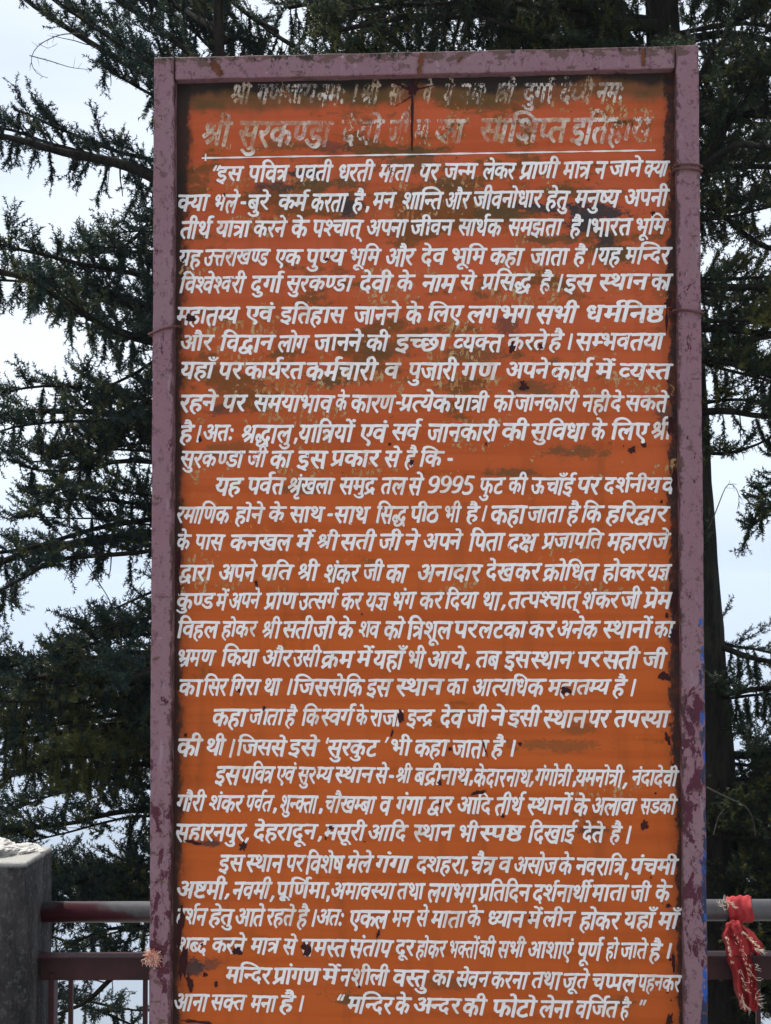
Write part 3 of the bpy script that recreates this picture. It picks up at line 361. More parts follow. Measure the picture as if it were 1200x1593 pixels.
LINES = [
(132, 129, 29, [('श्री',362,393,272,[(72,0,0),(41,199,0)]), ('गणेशाय',402,495,789,[(13,0,0),(21,158,0),(45,362,0),(36,362,0),(40,553,0),(32,626,0)]), ('नमः',497,543,401,[(26,0,0),(31,156,0),(2,324,0)]), ('।',548,553,107,[(50,0,0)]), ('श्री',564,594,272,[(72,0,0),(41,199,0)]), ('सर',609,634,305,[(38,0,0),(33,190,0)]), ('वे',660,676,156,[(35,0,0),(45,156,0)]), ('ये',693,709,163,[(32,0,0),(45,163,0)]), ('नमः',719,762,401,[(26,0,0),(31,156,0),(2,324,0)]), ('।',771,776,107,[(50,0,0)]), ('श्री',778,805,272,[(72,0,0),(41,199,0)]), ('दुर्गा',816,864,378,[(24,0,0),(42,159,0),(13,146,0),(40,305,0),(53,378,0)]), ('देव्यै',874,927,420,[(24,0,0),(45,131,0),(63,146,0),(32,257,0),(46,420,0)]), ('नमः',932,976,401,[(26,0,0),(31,156,0),(2,324,0)])]),
(190, 183, 36, [('श्री',318,364,272,[(72,0,0),(41,199,0)]), ('सुरकण्डा',374,520,886,[(38,0,0),(42,190,0),(33,190,0),(11,305,0),(56,520,0),(20,651,0),(40,813,0)]), ('देवी',533,599,376,[(24,0,0),(45,131,0),(35,146,0),(41,303,0)]), ('जी',608,640,282,[(16,0,0),(41,209,0)]), ('मा',648,674,241,[(31,0,0),(40,168,0)]), ('का',681,727,287,[(11,0,0),(40,214,0)]), ('सांक्षिप्त',749,887,783,[(38,0,0),(40,190,0),(1,263,0),(84,263,0),(51,336,0),(60,536,0),(22,623,0)]), ('इतिहास',893,1018,784,[(5,0,0),(82,138,0),(22,211,0),(39,371,0),(40,521,0),(38,594,0)])]),
(260, 250, 24, [('“',329,338,141,[(95,0,0)]), ('इस',340,380,328,[(5,0,0),(38,138,0)]), ('पवित्र',388,452,544,[(27,0,0),(82,160,0),(35,233,0),(68,389,0)]), ('पवती',460,520,549,[(27,0,0),(35,160,0),(22,316,0),(41,477,0)]), ('धरती',528,585,521,[(25,0,0),(33,173,0),(22,288,0),(41,448,0)]), ('माता',593,645,474,[(31,0,0),(40,168,0),(22,241,0),(40,401,0)]), ('पर',655,687,275,[(27,0,0),(33,160,0)]), ('जन्म',693,745,478,[(16,0,0),(59,209,0),(31,309,0)]), ('लेकर',753,805,520,[(34,0,0),(45,191,0),(11,191,0),(33,405,0)]), ('प्राणी',812,873,509,[(70,0,0),(40,160,0),(21,233,0),(41,436,0)]), ('मात्र',878,923,396,[(31,0,0),(40,168,0),(68,241,0)]), ('न',928,947,156,[(26,0,0)]), ('जाने',950,1002,438,[(16,0,0),(40,209,0),(26,282,0),(45,438,0)]), ('क्या',1005,1044,406,[(54,0,0),(32,170,0),(40,333,0)]), ('•',1046,1050,75,[(90,0,105)])]),
(304, 295, 24, [('क्या',278,328,406,[(54,0,0),(32,170,0),(40,333,0)]), ('भले',335,375,389,[(30,0,0),(34,198,0),(45,389,0)]), ('-',376,383,96,[(89,0,0)]), ('बुरे',387,422,276,[(29,0,0),(42,161,0),(33,161,0),(45,276,0)]), ('कर्म',435,482,383,[(11,0,0),(31,214,0),(53,383,0)]), ('करता',487,543,563,[(11,0,0),(33,214,0),(22,329,0),(40,490,0)]), ('है',552,570,149,[(39,0,0),(46,149,0)]), (',',572,577,75,[(88,0,0)]), ('मन',582,618,324,[(31,0,0),(26,168,0)]), ('शान्ति',628,692,598,[(36,0,0),(40,191,0),(87,264,0),(59,337,0),(22,438,0)]), ('और',695,735,403,[(10,0,0),(33,288,0)]), ('जीवनोधार',738,847,1028,[(16,0,0),(41,209,0),(35,282,0),(26,438,0),(47,594,0),(25,667,0),(40,840,0),(33,913,0)]), ('हेतु',853,890,310,[(39,0,0),(45,149,0),(22,149,0),(42,310,0)]), ('मनुष्य',897,968,593,[(31,0,0),(26,168,0),(42,324,0),(65,324,0),(32,430,0)]), ('अपनी',973,1043,604,[(3,0,0),(27,215,0),(26,375,0),(41,531,0)])]),
(344, 340, 24, [('तीर्थ',283,332,414,[(22,0,0),(41,160,0),(23,233,0),(53,414,0)]), ('यात्रा',338,393,464,[(32,0,0),(40,163,0),(68,236,0),(40,391,0)]), ('करने',397,448,486,[(11,0,0),(33,214,0),(26,329,0),(45,486,0)]), ('के',455,482,214,[(11,0,0),(45,152,0)]), ('पश्चात्',488,567,686,[(27,0,0),(64,160,0),(14,274,0),(40,453,0),(22,526,0),(49,686,0)]), ('अपना',572,637,604,[(3,0,0),(27,215,0),(26,375,0),(40,531,0)]), ('जीवन',640,708,594,[(16,0,0),(41,209,0),(35,282,0),(26,438,0)]), ('सार्थक',715,785,658,[(38,0,0),(40,190,0),(23,263,0),(53,444,0),(11,444,0)]), ('समझता',793,878,804,[(38,0,0),(31,190,0),(17,358,0),(22,571,0),(40,732,0)]), ('है',890,908,149,[(39,0,0),(46,149,0)]), ('।',912,917,107,[(50,0,0)]), ('भारत',920,985,546,[(30,0,0),(40,198,0),(33,271,0),(22,386,0)]), ('भूमि',990,1040,439,[(30,0,0),(43,198,0),(83,198,0),(31,271,0)])]),
(389, 385, 24, [('यह',280,317,313,[(32,0,0),(39,163,0)]), ('उत्तराखण्ड',320,423,1058,[(7,0,0),(76,154,0),(33,346,0),(40,461,0),(12,534,0),(56,764,0),(20,895,0)]), ('एक',430,472,370,[(9,0,0),(11,156,0)]), ('पुण्य',478,538,454,[(27,0,0),(42,160,0),(56,160,0),(32,291,0)]), ('भूमि',545,595,439,[(30,0,0),(43,198,0),(83,198,0),(31,271,0)]), ('और',602,648,403,[(10,0,0),(33,288,0)]), ('देव',657,697,303,[(24,0,0),(45,131,0),(35,146,0)]), ('भूमि',703,760,439,[(30,0,0),(43,198,0),(83,198,0),(31,271,0)]), ('कहा',765,818,437,[(11,0,0),(39,214,0),(40,364,0)]), ('जाता',827,888,515,[(16,0,0),(40,209,0),(22,282,0),(40,442,0)]), ('है',895,915,149,[(39,0,0),(46,149,0)]), ('।',921,926,107,[(50,0,0)]), ('यह',933,970,313,[(32,0,0),(39,163,0)]), ('मन्दिर',975,1047,603,[(31,0,0),(86,168,0),(59,241,0),(24,342,0),(33,488,0)])]),
(430, 426, 24, [('विश्वेश्वरी',282,385,959,[(82,0,0),(35,73,0),(64,229,0),(35,344,0),(45,500,0),(64,500,0),(35,615,0),(33,771,0),(41,886,0)]), ('दुर्गा',393,442,378,[(24,0,0),(42,159,0),(13,146,0),(40,305,0),(53,378,0)]), ('सुरकण्डा',448,553,886,[(38,0,0),(42,190,0),(33,190,0),(11,305,0),(56,520,0),(20,651,0),(40,813,0)]), ('देवी',562,613,376,[(24,0,0),(45,131,0),(35,146,0),(41,303,0)]), ('के',620,648,214,[(11,0,0),(45,152,0)]), ('नाम',660,713,397,[(26,0,0),(40,156,0),(31,229,0)]), ('से',718,743,190,[(38,0,0),(45,190,0)]), ('प्रसिद्ध',752,833,645,[(70,0,0),(84,160,0),(38,233,0),(78,423,0)]), ('है',843,863,149,[(39,0,0),(46,149,0)]), ('।',868,873,107,[(50,0,0)]), ('इस',882,927,328,[(5,0,0),(38,138,0)]), ('स्थान',935,1012,519,[(66,0,0),(23,109,0),(40,290,0),(26,363,0)]), ('का',1015,1048,287,[(11,0,0),(40,214,0)])]),
(478, 475, 24, [('महातम्य',277,375,813,[(31,0,0),(39,168,0),(40,318,0),(22,391,0),(62,551,0),(32,649,0)]), ('एवं',383,428,312,[(9,0,0),(35,156,0),(1,312,0)]), ('इतिहास',438,542,784,[(5,0,0),(82,138,0),(22,211,0),(39,371,0),(40,521,0),(38,594,0)]), ('जानने',552,625,594,[(16,0,0),(40,209,0),(26,282,0),(26,438,0),(45,594,0)]), ('के',633,660,214,[(11,0,0),(45,152,0)]), ('लिए',667,723,419,[(84,0,0),(34,73,0),(9,264,0)]), ('लगभग',730,832,705,[(34,0,0),(13,191,0),(30,349,0),(13,547,0)]), ('सभी',837,902,461,[(38,0,0),(30,190,0),(41,388,0)]), ('धर्मनिष्ठ',913,1038,736,[(25,0,0),(31,173,0),(53,341,0),(82,341,0),(26,414,0),(80,570,0)])]),
(522, 519, 24, [('और',282,335,403,[(10,0,0),(33,288,0)]), ('विद्वान',345,430,633,[(82,0,0),(35,73,0),(77,229,0),(40,404,0),(26,477,0)]), ('लोग',435,483,422,[(34,0,0),(47,191,0),(13,264,0)]), ('जानने',490,567,594,[(16,0,0),(40,209,0),(26,282,0),(26,438,0),(45,594,0)]), ('की',572,608,287,[(11,0,0),(41,214,0)]), ('इच्छा',618,700,520,[(5,0,0),(55,138,0),(15,250,0),(40,447,0)]), ('व्यक्त',708,785,603,[(63,0,0),(32,110,0),(54,273,0),(22,443,0)]), ('करते',792,855,490,[(11,0,0),(33,214,0),(22,329,0),(45,490,0)]), ('है',858,880,149,[(39,0,0),(46,149,0)]), ('।',883,888,107,[(50,0,0)]), ('सम्भवतया',898,1037,1039,[(38,0,0),(62,190,0),(30,289,0),(35,486,0),(22,643,0),(32,803,0),(40,966,0)])]),
(564, 565, 24, [('यहाँ',283,337,385,[(32,0,0),(39,163,0),(40,313,0),(0,385,0)]), ('पर',342,380,275,[(27,0,0),(33,160,0)]), ('कार्यरत',382,475,726,[(11,0,0),(40,214,0),(32,287,0),(53,450,0),(33,450,0),(22,566,0)]), ('कर्मचारी',478,590,822,[(11,0,0),(31,214,0),(53,383,0),(14,383,0),(40,561,0),(33,634,0),(41,749,0)]), ('व',600,625,156,[(35,0,0)]), ('पुजारी',637,715,629,[(27,0,0),(42,160,0),(16,160,0),(40,369,0),(33,441,0),(41,557,0)]), ('गण',720,780,362,[(13,0,0),(21,158,0)]), ('अपने',788,857,531,[(3,0,0),(27,215,0),(26,375,0),(45,531,0)]), ('कार्य',860,923,450,[(11,0,0),(40,214,0),(32,287,0),(53,450,0)]), ('में',928,958,168,[(31,0,0),(74,168,0)]), ('व्यस्त',965,1048,543,[(63,0,0),(32,110,0),(66,273,0),(22,383,0)])]),
(614, 615, 24, [('रहने',282,340,421,[(33,0,0),(39,115,0),(26,264,0),(45,421,0)]), ('पर',348,387,275,[(27,0,0),(33,160,0)]), ('समयाभाव',397,522,1022,[(38,0,0),(31,190,0),(32,358,0),(40,522,0),(30,594,0),(40,792,0),(35,865,0)]), ('के',525,545,214,[(11,0,0),(45,152,0)]), ('कारण',548,618,606,[(11,0,0),(40,214,0),(33,287,0),(21,402,0)]), ('-',617,623,96,[(89,0,0)]), ('प्रत्येक',625,705,636,[(70,0,0),(57,160,0),(32,258,0),(45,421,0),(11,421,0)]), ('यात्री',708,763,464,[(32,0,0),(40,163,0),(68,236,0),(41,391,0)]), ('को',770,803,287,[(11,0,0),(47,214,0)]), ('जानकारी',803,903,913,[(16,0,0),(40,209,0),(26,282,0),(11,438,0),(40,652,0),(33,725,0),(41,840,0)]), ('नही',908,952,378,[(26,0,0),(39,156,0),(41,306,0)]), ('दे',953,973,146,[(24,0,0),(45,131,0)]), ('सकते',975,1043,565,[(38,0,0),(11,190,0),(22,405,0),(45,565,0)])]),
(662, 658, 24, [('है',282,303,149,[(39,0,0),(46,149,0)]), ('।',305,310,107,[(50,0,0)]), ('अतः',318,368,452,[(3,0,0),(22,215,0),(2,375,0)]), ('श्रद्धालु',378,458,685,[(72,0,0),(78,199,0),(40,421,0),(34,494,0),(42,685,0)]), (',',461,466,75,[(88,0,0)]), ('यात्रियों',467,553,700,[(32,0,0),(40,163,0),(82,236,0),(68,309,0),(32,464,0),(75,627,0)]), ('एवं',562,605,312,[(9,0,0),(35,156,0),(1,312,0)]), ('सर्व',612,657,347,[(38,0,0),(35,190,0),(53,347,0)]), ('जानकारी',667,778,913,[(16,0,0),(40,209,0),(26,282,0),(11,438,0),(40,652,0),(33,725,0),(41,840,0)]), ('की',783,825,287,[(11,0,0),(41,214,0)]), ('सुविधा',828,918,665,[(38,0,0),(42,190,0),(82,190,0),(35,263,0),(25,419,0),(40,593,0)]), ('के',922,947,214,[(11,0,0),(45,152,0)]), ('लिए',953,1013,419,[(84,0,0),(34,73,0),(9,264,0)]), ('श्री',1015,1048,272,[(72,0,0),(41,199,0)])]),
(702, 700, 24, [('सुरकण्डा',283,383,886,[(38,0,0),(42,190,0),(33,190,0),(11,305,0),(56,520,0),(20,651,0),(40,813,0)]), ('जी',387,418,282,[(16,0,0),(41,209,0)]), ('का',423,458,287,[(11,0,0),(40,214,0)]), ('इस',465,512,328,[(5,0,0),(38,138,0)]), ('प्रकार',517,593,562,[(70,0,0),(11,160,0),(40,374,0),(33,447,0)]), ('से',600,627,190,[(38,0,0),(45,190,0)]), ('है',633,652,149,[(39,0,0),(46,149,0)]), ('कि',655,692,287,[(85,0,0),(11,73,0)]), ('-',698,710,96,[(89,0,0)])]),
(744, 743, 24, [('यह',337,380,313,[(32,0,0),(39,163,0)]), ('पर्वत',387,447,477,[(27,0,0),(35,160,0),(53,316,0),(22,316,0)]), ('श्रृंखला',450,523,693,[(72,0,0),(44,199,0),(1,199,0),(12,199,0),(34,429,0),(40,620,0)]), ('समुद्र',530,588,505,[(38,0,0),(31,190,0),(42,358,0),(69,358,0)]), ('तल',595,635,351,[(22,0,0),(34,160,0)]), ('से',638,662,190,[(38,0,0),(45,190,0)]), ('9995',667,743,620,[(92,0,0),(92,155,0),(92,310,0),(91,465,0)]), ('फुट',748,788,359,[(28,0,0),(42,154,0),(18,217,0)]), ('की',793,823,287,[(11,0,0),(41,214,0)]), ('ऊचाँई',828,897,605,[(8,0,0),(14,215,0),(40,394,0),(0,466,0),(6,466,0)]), ('पर',900,938,275,[(27,0,0),(33,160,0)]), ('दर्शनीय',942,1030,730,[(24,0,0),(36,146,0),(53,338,0),(26,338,0),(41,494,0),(32,567,0)]), ('व',1032,1052,156,[(35,0,0)])]),
(789, 787, 24, [('रमाणिक',278,362,847,[(33,0,0),(31,115,0),(40,283,0),(85,356,0),(21,429,0),(11,632,0)]), ('होने',368,413,378,[(39,0,0),(47,149,0),(26,222,0),(45,378,0)]), ('के',420,447,214,[(11,0,0),(45,152,0)]), ('साथ',452,507,444,[(38,0,0),(40,190,0),(23,263,0)]), ('-',510,517,96,[(89,0,0)]), ('साथ',522,578,444,[(38,0,0),(40,190,0),(23,263,0)]), ('सिद्ध',587,637,486,[(84,0,0),(38,73,0),(78,263,0)]), ('पीठ',640,687,397,[(27,0,0),(41,160,0),(19,233,0)]), ('भी',692,720,271,[(30,0,0),(41,198,0)]), ('है',727,747,149,[(39,0,0),(46,149,0)]), ('।',750,755,107,[(50,0,0)]), ('कहा',765,822,437,[(11,0,0),(39,214,0),(40,364,0)]), ('जाता',823,882,515,[(16,0,0),(40,209,0),(22,282,0),(40,442,0)]), ('है',885,905,149,[(39,0,0),(46,149,0)]), ('कि',908,940,287,[(85,0,0),(11,73,0)]), ('हरिद्वार',947,1043,700,[(39,0,0),(81,149,0),(33,222,0),(77,337,0),(40,512,0),(33,585,0)])]),
(832, 830, 24, [('के',277,300,214,[(11,0,0),(45,152,0)]), ('पास',305,352,423,[(27,0,0),(40,160,0),(38,233,0)]), ('कनखल',360,458,791,[(11,0,0),(26,214,0),(12,371,0),(34,601,0)]), ('में',463,490,168,[(31,0,0),(74,168,0)]), ('श्री',495,530,272,[(72,0,0),(41,199,0)]), ('सती',532,588,423,[(38,0,0),(22,190,0),(41,351,0)]), ('जी',592,628,282,[(16,0,0),(41,209,0)]), ('ने',632,655,156,[(26,0,0),(45,156,0)]), ('अपने',660,722,531,[(3,0,0),(27,215,0),(26,375,0),(45,531,0)]), ('पिता',732,788,466,[(82,0,0),(27,73,0),(22,233,0),(40,393,0)]), ('दक्ष',793,840,347,[(24,0,0),(51,146,0)]), ('प्रजापति',847,942,834,[(70,0,0),(16,160,0),(40,369,0),(27,441,0),(82,601,0),(22,674,0)]), ('महाराजे',948,1045,787,[(31,0,0),(39,168,0),(40,318,0),(33,391,0),(40,506,0),(16,578,0),(45,787,0)])]),
(879, 878, 24, [('द्वारा',280,333,435,[(77,0,0),(40,174,0),(33,247,0),(40,362,0)]), ('अपने',342,402,531,[(3,0,0),(27,215,0),(26,375,0),(45,531,0)]), ('पति',408,458,393,[(27,0,0),(82,160,0),(22,233,0)]), ('श्री',465,498,272,[(72,0,0),(41,199,0)]), ('शंकर',507,563,521,[(36,0,0),(1,191,0),(11,191,0),(33,406,0)]), ('जी',567,600,282,[(16,0,0),(41,209,0)]), ('का',603,638,287,[(11,0,0),(40,214,0)]), ('अनादार',652,753,778,[(3,0,0),(26,215,0),(40,371,0),(24,444,0),(40,590,0),(33,663,0)]), ('देखकर',758,845,706,[(24,0,0),(45,131,0),(12,146,0),(11,376,0),(33,591,0)]), ('क्रोधित',848,933,694,[(67,0,0),(47,214,0),(83,287,0),(25,360,0),(22,533,0)]), ('होकर',940,1007,552,[(39,0,0),(47,149,0),(11,222,0),(33,437,0)]), ('यज्ञ',1010,1047,344,[(32,0,0),(52,163,0)])]),
(924, 921, 24, [('कुण्ड',277,337,508,[(11,0,0),(42,152,0),(56,214,0),(20,346,0)]), ('में',338,357,168,[(31,0,0),(74,168,0)]), ('अपने',358,408,531,[(3,0,0),(27,215,0),(26,375,0),(45,531,0)]), ('प्राण',415,465,436,[(70,0,0),(40,160,0),(21,233,0)]), ('उत्सर्ग',467,528,601,[(7,0,0),(57,154,0),(38,252,0),(13,443,0),(53,601,0)]), ('कर',533,567,329,[(11,0,0),(33,214,0)]), ('यज्ञ',572,608,344,[(32,0,0),(52,163,0)]), ('भंग',612,650,356,[(30,0,0),(1,198,0),(13,198,0)]), ('कर',655,692,329,[(11,0,0),(33,214,0)]), ('दिया',695,747,455,[(81,0,0),(24,73,0),(32,219,0),(40,382,0)]), ('था',752,782,253,[(23,0,0),(40,181,0)]), (',',783,789,75,[(88,0,0)]), ('तत्पश्चात्',793,905,944,[(22,0,0),(57,160,0),(27,259,0),(64,418,0),(14,533,0),(40,711,0),(22,784,0),(49,944,0)]), ('शंकर',908,967,521,[(36,0,0),(1,191,0),(11,191,0),(33,406,0)]), ('जी',968,1000,282,[(16,0,0),(41,209,0)]), ('प्रेम',1005,1050,328,[(70,0,0),(45,160,0),(31,160,0)])]),
(967, 967, 24, [('विहल',278,343,569,[(82,0,0),(35,73,0),(39,229,0),(34,379,0)]), ('होकर',347,403,552,[(39,0,0),(47,149,0),(11,222,0),(33,437,0)]), ('श्री',410,440,272,[(72,0,0),(41,199,0)]), ('सती',442,491,423,[(38,0,0),(22,190,0),(41,351,0)]), ('जी',490,525,282,[(16,0,0),(41,209,0)]), ('के',528,555,214,[(11,0,0),(45,152,0)]), ('शव',560,593,348,[(36,0,0),(35,191,0)]), ('को',600,632,287,[(11,0,0),(47,214,0)]), ('त्रिशूल',635,707,610,[(82,0,0),(68,73,0),(36,228,0),(43,419,0),(34,419,0)]), ('पर',708,747,275,[(27,0,0),(33,160,0)]), ('लटका',747,822,620,[(34,0,0),(18,191,0),(11,333,0),(40,547,0)]), ('कर',825,867,329,[(11,0,0),(33,214,0)]), ('अनेक',870,937,585,[(3,0,0),(26,215,0),(45,371,0),(11,371,0)]), ('स्थानों',940,1017,592,[(66,0,0),(23,109,0),(40,290,0),(26,363,0),(75,519,0)]), ('का',1020,1052,287,[(11,0,0),(40,214,0)])]),
(1011, 1015, 24, [('भ्रमण',277,338,569,[(71,0,0),(31,198,0),(21,366,0)]), ('किया',347,405,523,[(85,0,0),(11,73,0),(32,287,0),(40,450,0)]), ('और',410,457,403,[(10,0,0),(33,288,0)]), ('उसी',458,502,417,[(7,0,0),(38,154,0),(41,344,0)]), ('क्रम',503,553,383,[(67,0,0),(31,214,0)]), ('में',557,582,168,[(31,0,0),(74,168,0)]), ('यहाँ',583,632,385,[(32,0,0),(39,163,0),(40,313,0),(0,385,0)]), ('भी',635,664,271,[(30,0,0),(41,198,0)]), ('आये',668,727,451,[(4,0,0),(32,288,0),(45,451,0)]), (',',729,735,75,[(88,0,0)]), ('तब',742,782,321,[(22,0,0),(29,160,0)]), ('इस',787,827,328,[(5,0,0),(38,138,0)]), ('स्थान',828,895,519,[(66,0,0),(23,109,0),(40,290,0),(26,363,0)]), ('पर',900,938,275,[(27,0,0),(33,160,0)]), ('सती',940,998,423,[(38,0,0),(22,190,0),(41,351,0)]), ('जी',1002,1040,282,[(16,0,0),(41,209,0)])]),
(1057, 1057, 24, [('का',280,317,287,[(11,0,0),(40,214,0)]), ('सिर',318,357,378,[(84,0,0),(38,73,0),(33,263,0)]), ('गिरा',360,408,419,[(82,0,0),(13,73,0),(33,231,0),(40,346,0)]), ('था',412,440,253,[(23,0,0),(40,181,0)]), ('।',446,451,107,[(50,0,0)]), ('जिससे',458,538,662,[(85,0,0),(16,73,0),(38,282,0),(38,472,0),(45,662,0)]), ('कि',538,568,287,[(85,0,0),(11,73,0)]), ('इस',573,612,328,[(5,0,0),(38,138,0)]), ('स्थान',618,692,519,[(66,0,0),(23,109,0),(40,290,0),(26,363,0)]), ('का',697,730,287,[(11,0,0),(40,214,0)]), ('आत्यधिक',737,850,1009,[(4,0,0),(57,288,0),(32,386,0),(83,549,0),(25,622,0),(11,795,0)]), ('महातम्य',855,952,813,[(31,0,0),(39,168,0),(40,318,0),(22,391,0),(62,551,0),(32,649,0)]), ('है',957,977,149,[(39,0,0),(46,149,0)]), ('।',981,986,107,[(50,0,0)])]),
(1103, 1106, 24, [('कहा',333,388,437,[(11,0,0),(39,214,0),(40,364,0)]), ('जाता',390,445,515,[(16,0,0),(40,209,0),(22,282,0),(40,442,0)]), ('है',447,465,149,[(39,0,0),(46,149,0)]), ('कि',472,502,287,[(85,0,0),(11,73,0)]), ('स्वर्ग',502,553,424,[(66,0,0),(35,109,0),(13,266,0),(53,424,0)]), ('के',555,575,214,[(11,0,0),(45,152,0)]), ('राजा',577,628,470,[(33,0,0),(40,115,0),(16,188,0),(40,397,0)]), ('इन्द्र',635,678,385,[(5,0,0),(59,138,0),(69,239,0)]), ('देव',687,725,303,[(24,0,0),(45,131,0),(35,146,0)]), ('जी',728,762,282,[(16,0,0),(41,209,0)]), ('ने',765,790,156,[(26,0,0),(45,156,0)]), ('इसी',793,845,401,[(5,0,0),(38,138,0),(41,328,0)]), ('स्थान',848,917,519,[(66,0,0),(23,109,0),(40,290,0),(26,363,0)]), ('पर',918,952,275,[(27,0,0),(33,160,0)]), ('तपस्या',958,1045,666,[(22,0,0),(27,160,0),(66,320,0),(32,430,0),(40,593,0)])]),
(1150, 1153, 24, [('की',278,317,287,[(11,0,0),(41,214,0)]), ('थी',322,353,253,[(23,0,0),(41,181,0)]), ('।',357,362,107,[(50,0,0)]), ('जिससे',370,448,662,[(85,0,0),(16,73,0),(38,282,0),(38,472,0),(45,662,0)]), ('इसे',452,498,328,[(5,0,0),(38,138,0),(45,328,0)]), ('‘',504,510,88,[(93,0,0)]), ('सुरकुट',512,592,661,[(38,0,0),(42,190,0),(33,190,0),(11,305,0),(42,457,0),(18,520,0)]), ('’',597,603,88,[(94,0,0)]), ('भी',608,642,271,[(30,0,0),(41,198,0)]), ('कहा',647,700,437,[(11,0,0),(39,214,0),(40,364,0)]), ('जाता',705,762,515,[(16,0,0),(40,209,0),(22,282,0),(40,442,0)]), ('है',768,788,149,[(39,0,0),(46,149,0)]), ('।',793,798,107,[(50,0,0)])]),
(1192, 1198, 24, [('इस',338,377,328,[(5,0,0),(38,138,0)]), ('पवित्र',378,430,544,[(27,0,0),(82,160,0),(35,233,0),(68,389,0)]), ('एवं',432,463,312,[(9,0,0),(35,156,0),(1,312,0)]), ('सुरम्य',465,520,567,[(38,0,0),(42,190,0),(33,190,0),(62,305,0),(32,404,0)]), ('स्थान',523,585,519,[(66,0,0),(23,109,0),(40,290,0),(26,363,0)]), ('से',586,606,190,[(38,0,0),(45,190,0)]), ('-',607,613,96,[(89,0,0)]), ('श्री',618,643,272,[(72,0,0),(41,199,0)]), ('बद्रीनाथ',647,735,789,[(29,0,0),(69,161,0),(41,307,0),(26,380,0),(40,536,0),(23,609,0)]), (',',733,738,75,[(88,0,0)]), ('केदारनाथ',740,830,958,[(11,0,0),(45,152,0),(24,214,0),(40,361,0),(33,434,0),(26,549,0),(40,705,0),(23,778,0)]), (',',828,833,75,[(88,0,0)]), ('गंगोत्री',835,893,618,[(13,0,0),(1,158,0),(13,158,0),(47,317,0),(68,390,0),(41,545,0)]), (',',893,898,75,[(88,0,0)]), ('यमनोत्री',898,973,789,[(32,0,0),(31,163,0),(26,331,0),(47,488,0),(68,560,0),(41,716,0)]), (',',974,980,75,[(88,0,0)]), ('नंदादेवी',985,1058,751,[(26,0,0),(1,156,0),(24,156,0),(40,302,0),(24,375,0),(45,506,0),(35,522,0),(41,678,0)])]),
(1237, 1243, 24, [('गौरी',277,323,419,[(13,0,0),(48,158,0),(33,231,0),(41,346,0)]), ('शंकर',327,382,521,[(36,0,0),(1,191,0),(11,191,0),(33,406,0)]), ('पर्वत',385,428,477,[(27,0,0),(35,160,0),(53,316,0),(22,316,0)]), (',',427,433,75,[(88,0,0)]), ('शुन्क्ता',438,497,695,[(36,0,0),(42,191,0),(59,191,0),(54,292,0),(22,462,0),(40,622,0)]), (',',498,503,75,[(88,0,0)]), ('चौखम्बा',508,588,813,[(14,0,0),(48,178,0),(12,251,0),(62,481,0),(29,580,0),(40,741,0)]), ('व',593,613,156,[(35,0,0)]), ('गंगा',618,663,390,[(13,0,0),(1,158,0),(13,158,0),(40,317,0)]), ('द्वार',668,708,362,[(77,0,0),(40,174,0),(33,247,0)]), ('आदि',713,768,507,[(4,0,0),(81,288,0),(24,361,0)]), ('तीर्थ',773,818,414,[(22,0,0),(41,160,0),(23,233,0),(53,414,0)]), ('स्थानों',823,892,592,[(66,0,0),(23,109,0),(40,290,0),(26,363,0),(75,519,0)]), ('के',895,920,214,[(11,0,0),(45,152,0)]), ('अलावा',923,993,708,[(3,0,0),(34,215,0),(40,406,0),(35,479,0),(40,635,0)]), ('सडकी',998,1055,640,[(38,0,0),(20,190,0),(11,353,0),(41,567,0)])]),
(1282, 1286, 24, [('सहारनपुर',275,385,959,[(38,0,0),(39,190,0),(40,340,0),(33,412,0),(26,528,0),(27,684,0),(42,843,0),(33,843,0)]), (',',386,391,75,[(88,0,0)]), ('देहरादून',397,497,786,[(24,0,0),(45,131,0),(39,146,0),(33,296,0),(40,411,0),(24,484,0),(43,643,0),(26,630,0)]), (',',498,503,75,[(88,0,0)]), ('मसूरी',507,572,546,[(31,0,0),(38,168,0),(43,358,0),(33,358,0),(41,474,0)]), ('आदि',575,637,507,[(4,0,0),(81,288,0),(24,361,0)]), ('स्थान',645,708,519,[(66,0,0),(23,109,0),(40,290,0),(26,363,0)]), ('भी',715,747,271,[(30,0,0),(41,198,0)]), ('स्पष्ठ',748,818,435,[(66,0,0),(27,109,0),(80,269,0)]), ('दिखाई',825,900,660,[(81,0,0),(24,73,0),(12,219,0),(40,449,0),(6,522,0)]), ('देते',908,942,307,[(24,0,0),(45,131,0),(22,146,0),(45,307,0)]), ('है',952,970,149,[(39,0,0),(46,149,0)]), ('।',974,980,107,[(50,0,0)])]),
